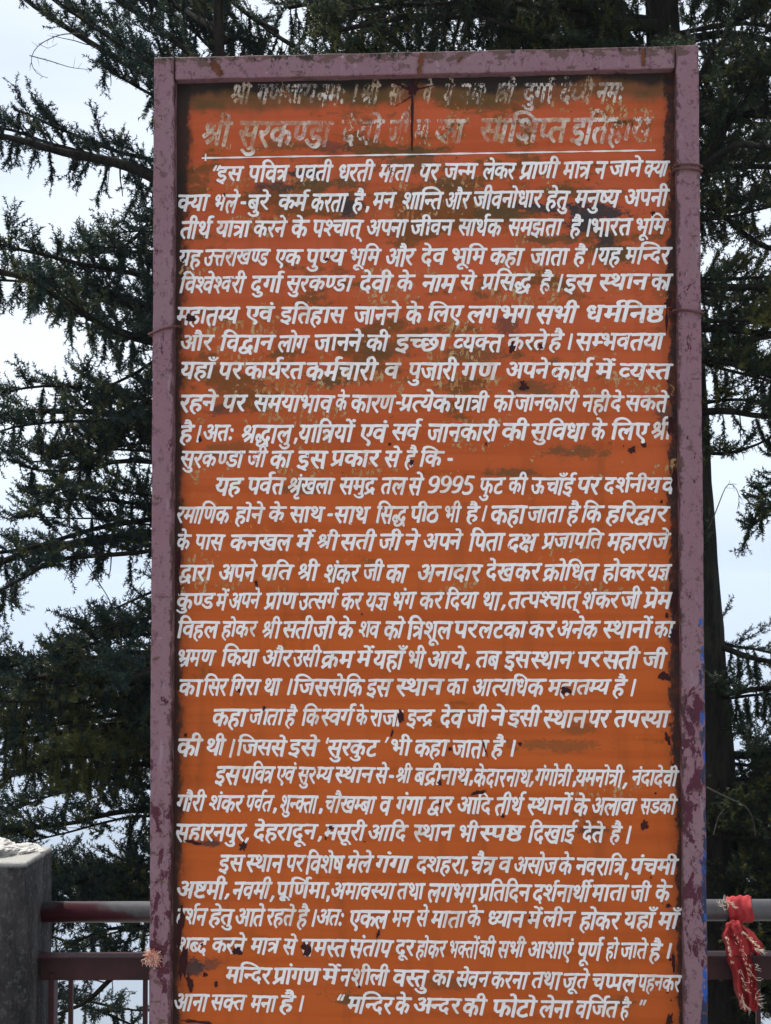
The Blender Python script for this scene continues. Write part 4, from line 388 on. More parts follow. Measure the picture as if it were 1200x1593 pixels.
(1329, 1336, 24, [('इस',343,383,328,[(5,0,0),(38,138,0)]), ('स्थान',385,445,519,[(66,0,0),(23,109,0),(40,290,0),(26,363,0)]), ('पर',447,477,275,[(27,0,0),(33,160,0)]), ('विशेष',478,538,583,[(82,0,0),(35,73,0),(36,229,0),(45,421,0),(37,421,0)]), ('मेले',542,582,359,[(31,0,0),(45,168,0),(34,168,0),(45,359,0)]), ('गंगा',587,643,390,[(13,0,0),(1,158,0),(13,158,0),(40,317,0)]), ('दशहरा',650,728,675,[(24,0,0),(36,146,0),(39,338,0),(33,487,0),(40,602,0)]), (',',727,733,75,[(88,0,0)]), ('चैत्र',735,775,334,[(14,0,0),(46,178,0),(68,178,0)]), ('व',778,798,156,[(35,0,0)]), ('असोज',802,872,687,[(3,0,0),(38,215,0),(47,405,0),(16,478,0)]), ('के',872,895,214,[(11,0,0),(45,152,0)]), ('नवरात्रि',898,976,729,[(26,0,0),(35,156,0),(33,313,0),(40,428,0),(82,501,0),(68,573,0)]), (',',976,981,75,[(88,0,0)]), ('पंचमी',983,1057,579,[(27,0,0),(1,160,0),(14,160,0),(31,338,0),(41,506,0)])]),
(1371, 1378, 24, [('अष्टमी',277,355,620,[(3,0,0),(79,215,0),(31,379,0),(41,548,0)]), (',',354,360,75,[(88,0,0)]), ('नवमी',365,425,554,[(26,0,0),(35,156,0),(31,313,0),(41,481,0)]), (',',425,430,75,[(88,0,0)]), ('पूर्णिमा',432,512,677,[(27,0,0),(43,160,0),(85,160,0),(21,233,0),(53,436,0),(31,436,0),(40,604,0)]), (',',510,515,75,[(88,0,0)]), ('अमावस्या',517,618,958,[(3,0,0),(31,215,0),(40,383,0),(35,456,0),(66,612,0),(32,722,0),(40,885,0)]), ('तथा',620,663,414,[(22,0,0),(23,160,0),(40,341,0)]), ('लगभग',668,747,705,[(34,0,0),(13,191,0),(30,349,0),(13,547,0)]), ('प्रतिदिन',747,828,768,[(70,0,0),(82,160,0),(22,233,0),(81,393,0),(24,466,0),(26,612,0)]), ('दर्शनार्थी',832,922,820,[(24,0,0),(36,146,0),(53,338,0),(26,338,0),(40,494,0),(23,567,0),(73,747,0)]), ('माता',923,980,474,[(31,0,0),(40,168,0),(22,241,0),(40,401,0)]), ('जी',983,1015,282,[(16,0,0),(41,209,0)]), ('के',1022,1047,214,[(11,0,0),(45,152,0)])]),
(1414, 1420, 24, [('दर्शन',277,325,494,[(24,0,0),(36,146,0),(53,338,0),(26,338,0)]), ('हेतु',328,367,310,[(39,0,0),(45,149,0),(22,149,0),(42,310,0)]), ('आते',368,415,448,[(4,0,0),(22,288,0),(45,448,0)]), ('रहते',417,462,425,[(33,0,0),(39,115,0),(22,264,0),(45,425,0)]), ('है',465,483,149,[(39,0,0),(46,149,0)]), ('।',485,490,107,[(50,0,0)]), ('अतः',495,540,452,[(3,0,0),(22,215,0),(2,375,0)]), ('एकल',545,608,561,[(9,0,0),(11,156,0),(34,370,0)]), ('मन',612,645,324,[(31,0,0),(26,168,0)]), ('से',650,669,190,[(38,0,0),(45,190,0)]), ('माता',673,728,474,[(31,0,0),(40,168,0),(22,241,0),(40,401,0)]), ('के',730,753,214,[(11,0,0),(45,152,0)]), ('ध्यान',760,820,494,[(58,0,0),(32,102,0),(40,265,0),(26,338,0)]), ('में',823,845,168,[(31,0,0),(74,168,0)]), ('लीन',847,897,420,[(34,0,0),(41,191,0),(26,264,0)]), ('होकर',905,968,552,[(39,0,0),(47,149,0),(11,222,0),(33,437,0)]), ('यहाँ',973,1022,385,[(32,0,0),(39,163,0),(40,313,0),(0,385,0)]), ('माँ',1027,1060,241,[(31,0,0),(40,168,0),(0,241,0)])]),
(1459, 1468, 24, [('शब्द',277,328,450,[(36,0,0),(61,191,0),(24,304,0)]), ('करने',332,385,486,[(11,0,0),(33,214,0),(26,329,0),(45,486,0)]), ('मात्र',392,438,396,[(31,0,0),(40,168,0),(68,241,0)]), ('से',442,465,190,[(38,0,0),(45,190,0)]), ('समस्त',470,543,628,[(38,0,0),(31,190,0),(66,358,0),(22,468,0)]), ('संताप',547,615,583,[(38,0,0),(1,190,0),(22,190,0),(40,351,0),(27,423,0)]), ('दूर',617,648,261,[(24,0,0),(43,159,0),(33,146,0)]), ('होकर',650,697,552,[(39,0,0),(47,149,0),(11,222,0),(33,437,0)]), ('भक्तों',700,747,601,[(30,0,0),(54,198,0),(22,367,0),(75,528,0)]), ('की',747,773,287,[(11,0,0),(41,214,0)]), ('सभी',777,820,461,[(38,0,0),(30,190,0),(41,388,0)]), ('आशाएं',823,895,708,[(4,0,0),(36,288,0),(40,479,0),(9,552,0),(1,711,0)]), ('पूर्ण',900,940,363,[(27,0,0),(43,160,0),(21,160,0),(53,363,0)]), ('हो',945,965,222,[(39,0,0),(47,149,0)]), ('जाते',967,1010,442,[(16,0,0),(40,209,0),(22,282,0),(45,442,0)]), ('है',1013,1033,149,[(39,0,0),(46,149,0)]), ('।',1036,1041,107,[(50,0,0)])]),
(1503, 1517, 24, [('मन्दिर',353,425,603,[(31,0,0),(86,168,0),(59,241,0),(24,342,0),(33,488,0)]), ('प्रांगण',427,500,594,[(70,0,0),(40,160,0),(1,233,0),(13,233,0),(21,391,0)]), ('में',503,530,168,[(31,0,0),(74,168,0)]), ('नशीली',532,608,684,[(26,0,0),(36,156,0),(41,347,0),(34,420,0),(41,611,0)]), ('वस्तु',613,670,426,[(35,0,0),(66,156,0),(22,266,0),(42,426,0)]), ('का',675,708,287,[(11,0,0),(40,214,0)]), ('सेवन',712,765,503,[(38,0,0),(45,190,0),(35,190,0),(26,347,0)]), ('करना',767,825,558,[(11,0,0),(33,214,0),(26,329,0),(40,486,0)]), ('तथा',830,877,414,[(22,0,0),(23,160,0),(40,341,0)]), ('जूते',878,920,369,[(16,0,0),(43,209,0),(22,209,0),(45,369,0)]), ('चप्पल',923,995,616,[(14,0,0),(60,178,0),(27,265,0),(34,425,0)]), ('पहनकर',995,1063,795,[(27,0,0),(39,160,0),(26,309,0),(11,465,0),(33,680,0)])]),
(1547, 1559, 24, [('आना',273,327,517,[(4,0,0),(26,288,0),(40,444,0)]), ('सक्त',330,385,520,[(38,0,0),(54,190,0),(22,360,0)]), ('मना',392,433,397,[(31,0,0),(26,168,0),(40,324,0)]), ('है',438,462,149,[(39,0,0),(46,149,0)]), ('।',464,470,107,[(50,0,0)]), ('“',523,538,141,[(95,0,0)]), ('मन्दिर',543,615,603,[(31,0,0),(86,168,0),(59,241,0),(24,342,0),(33,488,0)]), ('के',617,642,214,[(11,0,0),(45,152,0)]), ('अन्दर',645,720,577,[(3,0,0),(59,215,0),(24,316,0),(33,462,0)]), ('की',723,760,287,[(11,0,0),(41,214,0)]), ('फोटो',768,838,504,[(28,0,0),(47,217,0),(18,290,0),(47,432,0)]), ('लेना',842,893,420,[(34,0,0),(45,191,0),(26,191,0),(40,347,0)]), ('वर्जित',898,965,598,[(35,0,0),(85,156,0),(16,229,0),(53,438,0),(22,438,0)]), ('है',968,983,149,[(39,0,0),(46,149,0)]), ('”',993,1005,141,[(96,0,0)])]),
]

# ------------------------------------------------------------------ materials
def m_panel():
    k = NT('orange_board_paint', rough=0.75, spec=0.18)
    x, y, z = k.xyz()
    big = k.noise(2.2, 4, 0.6)
    streak = k.noise(3.0, 4, 0.6, stretch=(6, 1, 0.7))
    band = k.noise(2.0, 3, 0.6, stretch=(0.5, 1, 16), off=(3, 0, 0))
    lowc = k.mix(big, (0.43, 0.082, 0.012), (0.53, 0.113, 0.018))
    upc = k.mix(big, (0.41, 0.072, 0.022), (0.52, 0.108, 0.040))
    c = k.mix(k.rng(z, 1.5, 2.6), lowc, upc)
    c = k.mix(k.rng(band, 0.42, 0.66, 0, 0.5), c, (0.36, 0.062, 0.008))
    c = k.mix(k.rng(streak, 0.5, 0.75, 0, 0.45), c, (0.22, 0.055, 0.012))
    # smudges of old lettering, olive brown, mostly between the upper lines
    sm = k.noise(5.5, 5, 0.68, stretch=(0.7, 1, 1.7), off=(0.3, 0, 0.2))
    zt = k.math('MULTIPLY', k.rng(z, 1.80, 2.25), 0.10)
    thr = k.math('SUBTRACT', 0.615, zt)
    smf = k.math('SUBTRACT', sm, thr)
    smf = k.rng(k.math('ADD', smf, k.math('MULTIPLY', k.math('SUBTRACT', k.noise(55, 4, 0.7), 0.5), 0.20)), 0.0, 0.08)
    smz = k.math('MULTIPLY', smf, k.rng(z, 0.3, 2.2, 0.2, 0.78))
    c = k.mix(smz, c, k.mix(k.noise(60, 3), (0.085, 0.045, 0.017), (0.15, 0.068, 0.018)))
    # faint light specks, what is left of an older text
    sp = k.noise(95, 4, 0.75, stretch=(1.0, 1, 0.55), off=(1, 0, 5))
    spf = k.math('MULTIPLY', k.rng(sp, 0.60, 0.70), k.rng(sm, 0.50, 0.60))
    spf = k.math('MULTIPLY', spf, k.rng(z, 1.3, 2.3, 0.12, 0.75))
    c = k.mix(spf, c, (0.62, 0.42, 0.20))
    # slate-dark smears at their places
    warp = k.noise(34, 6, 0.85, off=(9, 1, 2), stretch=(0.7, 1, 1.2))
    wv = k.math('MULTIPLY', k.math('SUBTRACT', warp, 0.5), 0.30)
    def spot(px, py, rx, rz, col, amt=0.9, cc=None):
        p = at(px, py, 0.035)
        dx = k.math('DIVIDE', k.math('SUBTRACT', x, float(p[0])), rx)
        dz = k.math('DIVIDE', k.math('SUBTRACT', z, float(p[2])), rz)
        d = k.math('SQRT', k.math('ADD', k.math('MULTIPLY', dx, dx), k.math('MULTIPLY', dz, dz)))
        d = k.math('ADD', d, k.math('MULTIPLY', wv, 16.0))
        return k.mix(k.rng(d, 0.60, 1.00, amt, 0.0), cc, col)
    slate, olive, lime = (0.030, 0.031, 0.034), (0.095, 0.058, 0.022), (0.30, 0.24, 0.12)
    for px, py, rx, rz, cl, am in [
        (490, 287, .12, .022, olive, .85), (480, 270, .05, .015, slate, .9), (545, 322, .035, .03, slate, .9), (430, 290, .06, .02, slate, .6),
        (640, 255, .10, .03, olive, .7), (840, 322, .10, .02, slate, .95), (925, 330, .10, .022, slate, .95), (905, 350, .045, .03, slate, .9),
        (945, 380, .03, .03, slate, .9), (960, 395, .06, .03, olive, .9), (780, 330, .10, .02, olive, .9), (860, 372, .08, .014, olive, .8),
        (700, 285, .07, .02, olive, .8), (890, 300, .12, .02, olive, .7), (790, 508, .03, .025, slate, .6), (740, 550, .09, .03, olive, .7),
        (520, 590, .07, .022, olive, .9), (600, 545, .08, .025, olive, .7), (350, 640, .05, .018, slate, .55), (820, 605, .07, .02, olive, .7),
        (900, 703, .09, .016, olive, .7), (800, 735, .06, .012, olive, .7), (630, 235, .10, .018, olive, .9), (440, 225, .09, .018, olive, .6),
        (520, 228, .06, .015, slate, .55), (470, 760, .05, .02, olive, .6), (350, 700, .06, .02, olive, .5),
        (860, 1160, .13, .018, olive, .55), (900, 1135, .05, .015, olive, .5), (920, 1290, .05, .014, slate, .7), (540, 1553, .05, .014, olive, .8),
        (590, 1550, .12, .012, olive, .45), (960, 1560, .05, .014, olive, .6), (700, 1530, .08, .015, olive, .5), (320, 1312, .03, .010, slate, .8),
        (300, 1505, .03, .03, slate, .9), (330, 1500, .03, .02, slate, .6), (1035, 650, .03, .035, slate, .7)]:
        c = spot(px, py, rx, rz, cl, am, c)
    # soot and painted shadow under the top bar, an olive stain below it
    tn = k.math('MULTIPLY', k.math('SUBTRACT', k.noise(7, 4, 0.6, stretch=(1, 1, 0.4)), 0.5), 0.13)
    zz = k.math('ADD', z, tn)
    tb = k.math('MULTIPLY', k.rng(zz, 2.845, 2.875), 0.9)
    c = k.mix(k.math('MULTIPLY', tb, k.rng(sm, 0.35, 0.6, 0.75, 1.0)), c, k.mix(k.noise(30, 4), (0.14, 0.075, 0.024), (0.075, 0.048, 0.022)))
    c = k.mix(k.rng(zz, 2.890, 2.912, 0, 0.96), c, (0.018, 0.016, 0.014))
    # dark wear and grime along both sides, the frame's shade painted in
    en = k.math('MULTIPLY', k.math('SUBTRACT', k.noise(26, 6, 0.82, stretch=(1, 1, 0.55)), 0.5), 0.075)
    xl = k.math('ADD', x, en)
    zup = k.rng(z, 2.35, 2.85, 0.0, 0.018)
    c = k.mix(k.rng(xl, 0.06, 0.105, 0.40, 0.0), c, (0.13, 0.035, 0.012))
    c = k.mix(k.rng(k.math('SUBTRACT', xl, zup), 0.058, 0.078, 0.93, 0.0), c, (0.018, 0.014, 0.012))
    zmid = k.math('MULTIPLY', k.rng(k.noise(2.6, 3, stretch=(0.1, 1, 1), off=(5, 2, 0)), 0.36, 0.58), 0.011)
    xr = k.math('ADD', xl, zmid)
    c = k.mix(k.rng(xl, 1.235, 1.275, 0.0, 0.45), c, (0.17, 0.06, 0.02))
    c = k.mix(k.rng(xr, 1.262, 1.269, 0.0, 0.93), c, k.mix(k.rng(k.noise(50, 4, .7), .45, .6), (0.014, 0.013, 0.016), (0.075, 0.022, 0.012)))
    # fine chips of rust
    fc = k.noise(42, 5, 0.7, off=(2, 2, 2))
    c = k.mix(k.rng(fc, 0.70, 0.735, 0, 0.85), c, (0.05, 0.016, 0.012))
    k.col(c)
    h = k.math('ADD', k.math('MULTIPLY', fc, 0.5), k.math('MULTIPLY', k.noise(14, 4), 0.8))
    k.bump(h, 0.25, 0.003)
    k.rough(k.rng(sm, 0.4, 0.7, 0.55, 0.85))
    return k.m

def m_text():
    k = NT('white_lettering_paint', rough=0.55, spec=0.4)
    x, y, z = k.xyz()
    n1 = k.noise(38, 3)
    c = k.mix(n1, (0.77, 0.735, 0.72), (0.90, 0.87, 0.85))
    old = k.rng(z, 2.735, 2.765)
    c = k.mix(k.math('MULTIPLY', old, k.rng(k.noise(14, 3), .4, .6, .35, .9)), c, (0.56, 0.38, 0.22))
    wear = k.noise(40, 5, 0.78, off=(0, 0, 3), stretch=(1.3, 1, 0.8))
    patch = k.noise(4.2, 3, 0.6, off=(7, 0, 1))
    wear = k.mix(old, wear, k.noise(85, 5, 0.8, off=(0, 0, 3), stretch=(1.2, 1, 0.6)))
    thr = k.rng(patch, 0.40, 0.72, 0.735, 0.58)
    thr = k.math('SUBTRACT', thr, k.math('MULTIPLY', old, 0.155))
    thr = k.math('ADD', thr, k.rng(z, 1.0, 2.4, 0.03, 0.0))
    alpha = k.rng(k.math('SUBTRACT', wear, thr), 0.0, 0.035, 1.0, 0.0)
    fade = k.rng(k.noise(9, 3, off=(3, 3, 3)), 0.55, 0.72, 0.0, 0.45)
    c = k.mix(fade, c, (0.55, 0.42, 0.30))
    k.col(c)
    thin = k.rng(k.noise(70, 3, 0.6, stretch=(1, 1, 0.3), off=(6, 0, 6)), 0.46, 0.64, 1.0, 0.90)
    alpha = k.math('MULTIPLY', alpha, thin)
    alpha = k.math('MULTIPLY', alpha, k.math('SUBTRACT', 1.0, k.math('MULTIPLY', old, k.rng(k.noise(22, 4, 0.7, off=(1, 8, 1)), 0.38, 0.62, 0.08, 0.75))))
    k.l.new(alpha, k.b.inputs['Alpha'])
    k.bump(k.noise(160, 2), 0.15, 0.001)
    return k.m

def m_frame():
    k = NT('purple_frame_paint', rough=0.6, spec=0.25)
    x, y, z = k.xyz()
    fine = k.noise(170, 3, 0.6)
    c = k.mix(fine, (0.190, 0.094, 0.118), (0.255, 0.140, 0.165))
    c = k.mix(k.rng(k.noise(3.5, 3), 0.4, 0.62, 0, 0.35), c, (0.225, 0.152, 0.165))
    c = k.mix(k.rng(k.noise(55, 3, 0.6, stretch=(1, 1, 0.18)), 0.60, 0.72, 0, 0.35), c, (0.33, 0.27, 0.31))
    mo = k.noise(58, 5, 0.75, stretch=(1, 1, 0.7), off=(5, 5, 5))
    c = k.mix(k.rng(mo, 0.545, 0.61, 0, 0.75), c, (0.105, 0.048, 0.062))
    c = k.mix(k.rng(k.noise(90, 5, 0.8, off=(3, 1, 5)), 0.64, 0.68, 0, 0.5), c, (0.05, 0.02, 0.026))
    low = k.rng(z, 2.1, 1.2)
    n = k.noise(17, 6, 0.72, stretch=(1.2, 1, 0.65), dist=0.4)
    area = k.noise(2.4, 3, 0.6, stretch=(2.0, 1, 1), off=(1, 4, 2))
    thr = k.rng(area, 0.36, 0.66, 0.78, 0.60)
    thr = k.math('SUBTRACT', thr, k.math('MULTIPLY', low, 0.095))
    f = k.rng(k.math('SUBTRACT', n, thr), 0.0, 0.012)
    c = k.mix(f, c, (0.075, 0.016, 0.030))
    n2 = k.noise(23, 6, 0.75, stretch=(1, 1, 0.55), off=(4, 4, 4))
    c = k.mix(k.rng(k.math('SUBTRACT', n2, k.math('ADD', thr, 0.075)), 0.0, 0.02), c, (0.028, 0.014, 0.018))
    # old blue coat at the outer edge of the right post and one place on the left post
    nb = k.noise(20, 5, 0.7, stretch=(1, 1, 0.4), off=(8, 1, 1))
    rb = k.math('MULTIPLY', k.rng(x, 1.300, 1.331), k.rng(z, 1.75, 1.5))
    c = k.mix(k.rng(k.math('ADD', nb, k.math('MULTIPLY', rb, 0.20)), 0.68, 0.70), c, (0.020, 0.030, 0.075))
    nb2 = k.noise(26, 5, 0.7, stretch=(1, 1, 0.5), off=(2, 7, 1))
    c = k.mix(k.rng(k.math('ADD', nb2, k.math('MULTIPLY', rb, 0.15)), 0.69, 0.71), c, (0.020, 0.085, 0.33))
    # grime and rust caught along the inner edges of the posts
    ed = k.math('MINIMUM', k.math('ABSOLUTE', k.math('SUBTRACT', x, 0.051)), k.math('ABSOLUTE', k.math('SUBTRACT', x, 1.276)))
    en = k.noise(45, 6, 0.8, stretch=(1, 1, 0.5), off=(7, 7, 7))
    c = k.mix(k.rng(k.math('ADD', en, k.rng(ed, 0.0, 0.014, 0.14, 0.0)), 0.60, 0.66, 0, .85), c, (0.050, 0.020, 0.020))
    ed2 = k.math('MINIMUM', k.math('ABSOLUTE', x), k.math('ABSOLUTE', k.math('SUBTRACT', x, 1.331)))
    c = k.mix(k.rng(k.math('ADD', en, k.rng(ed2, 0.0, 0.010, 0.11, 0.0)), 0.60, 0.66, 0, .8), c, (0.085, 0.040, 0.045))
    # rust along the top of the head rail
    tp = k.rng(z, 2.945, 2.985)
    nt = k.noise(30, 5, 0.7, stretch=(0.8, 1, 1.5), off=(6, 6, 0))
    c = k.mix(k.rng(k.math('ADD', nt, k.math('MULTIPLY', tp, 0.15)), 0.585, 0.63, 0, .9), c, (0.10, 0.055, 0.045))
    c = k.mix(k.rng(k.math('ADD', n2, k.math('MULTIPLY', tp, 0.12)), 0.655, 0.68), c, (0.03, 0.018, 0.015))
    c = k.mix(k.rng(k.noise(60, 4, 0.7, stretch=(0.4, 1, 1), off=(1, 1, 9)), 0.69, 0.72, 0, .7), c, (0.46, 0.42, 0.45))
    k.col(c)
    k.bump(k.math('ADD', k.math('MULTIPLY', n, 1.0), k.math('MULTIPLY', f, -0.5)), 0.5, 0.003)
    k.rough(k.rng(n, 0.4, 0.7, 0.45, 0.8))
    return k.m

def m_plain(name, a, b, scale=20, rough=0.8, bump=0.3, dist=0.003, detail=5, stretch=(1, 1, 1), metallic=0.0, spec=0.3):
    k = NT(name, rough=rough, metallic=metallic, spec=spec)
    n = k.noise(scale, detail, 0.65, stretch=stretch)
    k.col(k.mix(k.rng(n, 0.35, 0.65), a, b))
    if bump: k.bump(n, bump, dist)
    return k.m

def m_concrete():
    k = NT('weathered_concrete', rough=0.9, spec=0.2)
    x, y, z = k.xyz()
    n = k.noise(9, 6, 0.7, stretch=(1, 1, 0.35))
    f = k.noise(70, 5, 0.7)
    c = k.mix(k.rng(n, 0.32, 0.68), (0.012, 0.0115, 0.012), (0.062, 0.058, 0.057))
    c = k.mix(k.rng(f, 0.50, 0.68, 0, .6), c, (0.12, 0.115, 0.115))
    c = k.mix(k.rng(k.noise(120, 4, 0.8, off=(1, 2, 3)), 0.60, 0.66, 0, .8), c, (0.008, 0.008, 0.008))
    c = k.mix(k.rng(k.noise(28, 4, 0.7, stretch=(1, 1, .22), off=(3, 3, 3)), 0.50, 0.66, 0, .8), c, (0.011, 0.0105, 0.010))
    top = k.math('ADD', z, k.math('MULTIPLY', k.math('SUBTRACT', k.noise(40, 4), 0.5), 0.012))
    c = k.mix(k.rng(top, 0.985, 0.998), c, (0.40, 0.385, 0.355))
    k.col(c)
    k.bump(k.math('ADD', n, k.math('MULTIPLY', f, 0.9)), 0.9, 0.012)
    return k.m

def m_rail():
    k = NT('worn_rail_paint', rough=0.42, spec=0.5)
    x, y, z = k.xyz()
    n = k.noise(7, 5, 0.65, stretch=(0.6, 1, 1))
    c = k.mix(k.rng(n, 0.3, 0.6), (0.034, 0.007, 0.011), (0.052, 0.010, 0.015))
    bare = k.math('ADD', k.math('ADD', n, k.rng(x, -0.26, -0.05, -0.03, 0.12)), k.rng(z, 0.835, 0.872, -0.12, 0.10))  # bare metal zone widened upward, painting in the sunlit top of the pipe
    c = k.mix(k.rng(bare, 0.50, 0.62), c, k.mix(k.noise(50, 3), (0.040, 0.038, 0.040), (0.085, 0.082, 0.085)))
    c = k.mix(k.rng(k.noise(60, 5, .7), 0.62, 0.68, 0, .8), c, (0.05, 0.018, 0.012))
    k.col(c); k.bump(n, 0.2, 0.002)
    return k.m

def m_bark():
    k = NT('conifer_bark', rough=0.95, spec=0.1)
    n = k.noise(22, 6, 0.75, stretch=(1, 1, 0.22), dist=0.3)
    c = k.mix(k.rng(n, 0.35, 0.65), (0.008, 0.007, 0.006), (0.026, 0.021, 0.017))
    c = k.mix(k.rng(k.noise(8, 4, .6), 0.52, 0.66, 0, .6), c, (0.022, 0.025, 0.014))
    k.col(c); k.bump(n, 0.9, 0.02)
    return k.m

def m_leaf(name, dark, mid, tip, clump=1.1):
    k = NT(name, rough=0.55, spec=0.35)
    a = k.n.new('ShaderNodeAttribute'); a.attribute_name = 'tint'
    t = a.outputs['Fac']
    cl = k.noise(clump, 3, 0.6)
    c = k.mix(t, dark, mid)
    c = k.mix(k.math('MULTIPLY', k.rng(k.math('ADD', cl, k.math('MULTIPLY', t, 0.22)), 0.60, 0.76), k.rng(t, 0.45, 0.95)), c, tip)
    k.col(c)
    tr = k.n.new('ShaderNodeBsdfTranslucent'); k.l.new(c, tr.inputs['Color'])
    ms = k.n.new('ShaderNodeMixShader'); ms.inputs[0].default_value = 0.34
    k.l.new(k.b.outputs[0], ms.inputs[1]); k.l.new(tr.outputs[0], ms.inputs[2])
    k.l.new(ms.outputs[0], k.out.inputs['Surface'])
    return k.m

M_PANEL, M_TEXT, M_FRAME = m_panel(), m_text(), m_frame()
M_CONC, M_RAIL, M_BARK = m_concrete(), m_rail(), m_bark()
M_BACK = m_plain('board_back_sheet', (0.10, 0.045, 0.03), (0.20, 0.16, 0.14), 8, 0.7)
M_CHIP = m_plain('rust_chip', (0.050, 0.008, 0.008), (0.022, 0.008, 0.010), 60, 0.9, 0.3)
M_RUSTRUN = m_plain('rust_run', (0.085, 0.028, 0.014), (0.14, 0.050, 0.022), 40, 0.9, 0.2)
M_WIRE = m_plain('binding_wire', (0.085, 0.026, 0.022), (0.12, 0.05, 0.04), 60, 0.7, 0.2)
M_MORTAR = m_plain('pale_mortar', (0.42, 0.40, 0.37), (0.58, 0.56, 0.52), 30, 0.95, 0.6, 0.006)
M_FLAT = m_plain('maroon_steel', (0.030, 0.007, 0.009), (0.050, 0.012, 0.015), 18, 0.55, 0.25)
M_RED = m_plain('red_cloth', (0.26, 0.014, 0.018), (0.40, 0.034, 0.036), 26, 0.75, 0.3, 0.002)
M_GOLD = m_plain('gold_tinsel', (0.62, 0.40, 0.26), (0.82, 0.68, 0.52), 90, 0.35, 0.2, metallic=0.25, spec=0.6)
M_CREAM = m_plain('cream_fringe', (0.62, 0.50, 0.38), (0.78, 0.70, 0.58), 90, 0.6, 0.2)
M_THREAD = m_plain('pink_thread_knot', (0.42, 0.10, 0.07), (0.70, 0.42, 0.32), 130, 0.7, 0.2)
M_LEAF_A = m_leaf('fir_needles', (0.010, 0.023, 0.022), (0.020, 0.043, 0.028), (0.085, 0.090, 0.016), 1.3)
M_LEAF_B = m_leaf('dark_fir_needles', (0.010, 0.020, 0.013), (0.024, 0.042, 0.016), (0.110, 0.105, 0.018), 1.6)
M_FLOOR = m_plain('terrace_concrete', (0.22, 0.21, 0.20), (0.34, 0.33, 0.31), 3, 0.9, 0.4)
M_SOIL = m_plain('forest_slope_ground', (0.045, 0.050, 0.028), (0.085, 0.080, 0.050), 0.4, 0.95, 0.4, 0.05)

# ------------------------------------------------------------------ the mountain, the valley, the air
def terrain(x, y):
    d = np.maximum(y - 1.2, 0.0)
    z = -0.15 - 1.15 * np.minimum(d, 3) * 0.6 - 0.62 * np.clip(d - 3, 0, 1500)
    r = np.hypot(x, y)
    ridge = (np.sin(x * 0.0011 + 1.3 * np.sin(y * 0.0007)) * np.cos(y * 0.0013 + 0.8 * np.sin(x * 0.0009 + 2)) * 330
             + np.sin(x * 0.0043 + y * 0.0021) * np.sin(y * 0.0037 - x * 0.0013) * 90
             + np.sin(x * 0.013 + 1.0) * np.sin(y * 0.011) * 18)
    w = np.clip((r - 400) / 2500, 0, 1)
    return np.maximum(z, -1250) + ridge * w + np.clip((r - 3000) / 16000, 0, 1) * 350
def build_hills():
    ys = np.concatenate([[1.2, 1.6, 2.2, 3, 4, 5, 7, 10, 15, 25, 40, 70, 120], np.linspace(200, 4000, 55), np.linspace(4200, 22000, 60)])
    V = []; F = []
    nx = 90
    for y in ys:
        half = 25 + y * 0.9
        for i in range(nx):
            V.append([(i / (nx - 1) * 2 - 1) * half, y, 0])
    V = np.array(V); V[:, 2] = terrain(V[:, 0], V[:, 1])
    for j in range(len(ys) - 1):
        for i in range(nx - 1):
            a = j * nx + i; F.append((a, a + 1, a + nx + 1, a + nx))
    return mesh_np('hills', V, np.array(F), True)
link('hills', build_hills(), M_SOIL, kind='structure')
gm = MB(); gm.box(-24, 24, -30, 1.2, -0.35, 0.0)
link('ground', gm.mesh('ground'), M_FLOOR, kind='structure')

haze_bm = MB(); haze_bm.box(-26000, 26000, -200, 23000, -2100, 14.0)
HZ = bpy.data.materials.new('valley_haze'); HZ.use_nodes = True
HZ.node_tree.nodes.clear()
ho = HZ.node_tree.nodes.new('ShaderNodeOutputMaterial'); hv = HZ.node_tree.nodes.new('ShaderNodeVolumePrincipled')
hv.inputs['Color'].default_value = (0.78, 0.87, 1.0, 1); hv.inputs['Density'].default_value = 0.00045
hv.inputs['Anisotropy'].default_value = 0.0
HZ.node_tree.links.new(hv.outputs['Volume'], ho.inputs['Volume'])
link('haze', haze_bm.mesh('haze'), HZ, kind='stuff')

# ------------------------------------------------------------------ the sign
sign = thing('sign_board', 'tall orange painted board of white Hindi handwriting in a chipped purple frame', 'sign', (0.665, 0.0, 0.0))
ZT, ZB, XL, XR = 2.985, 0.42, 0.0, 1.331
PY = 0.036   # front of the panel
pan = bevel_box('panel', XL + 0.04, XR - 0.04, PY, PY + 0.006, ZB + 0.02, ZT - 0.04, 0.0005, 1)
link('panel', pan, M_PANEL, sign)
bk = bevel_box('back_sheet', XL + 0.04, XR - 0.04, PY + 0.008, PY + 0.012, ZB + 0.02, ZT - 0.04, 0.0005, 1)
link('back_sheet', bk, M_BACK, sign)
link('head_rail', bevel_box('head_rail', XL + 0.0525, XR - 0.0565, 0.0012, 0.058, ZT - 0.056, ZT - 0.001, 0.004, 3, 60, 0.0016, 1), M_FRAME, sign)
link('bottom_rail', bevel_box('bottom_rail', XL + 0.0525, XR - 0.0565, 0.0012, 0.058, ZB, ZB + 0.055, 0.004, 3, 40, 0.0016, 2), M_FRAME, sign)
link('post', bevel_box('post', XL, XL + 0.051, 0.0, 0.060, -0.02, ZT, 0.004, 3, 120, 0.0014, 3), M_FRAME, sign)
link('post', bevel_box('post', XR - 0.055, XR, 0.0, 0.060, -0.02, ZT, 0.004, 3, 120, 0.0014, 4), M_FRAME, sign)

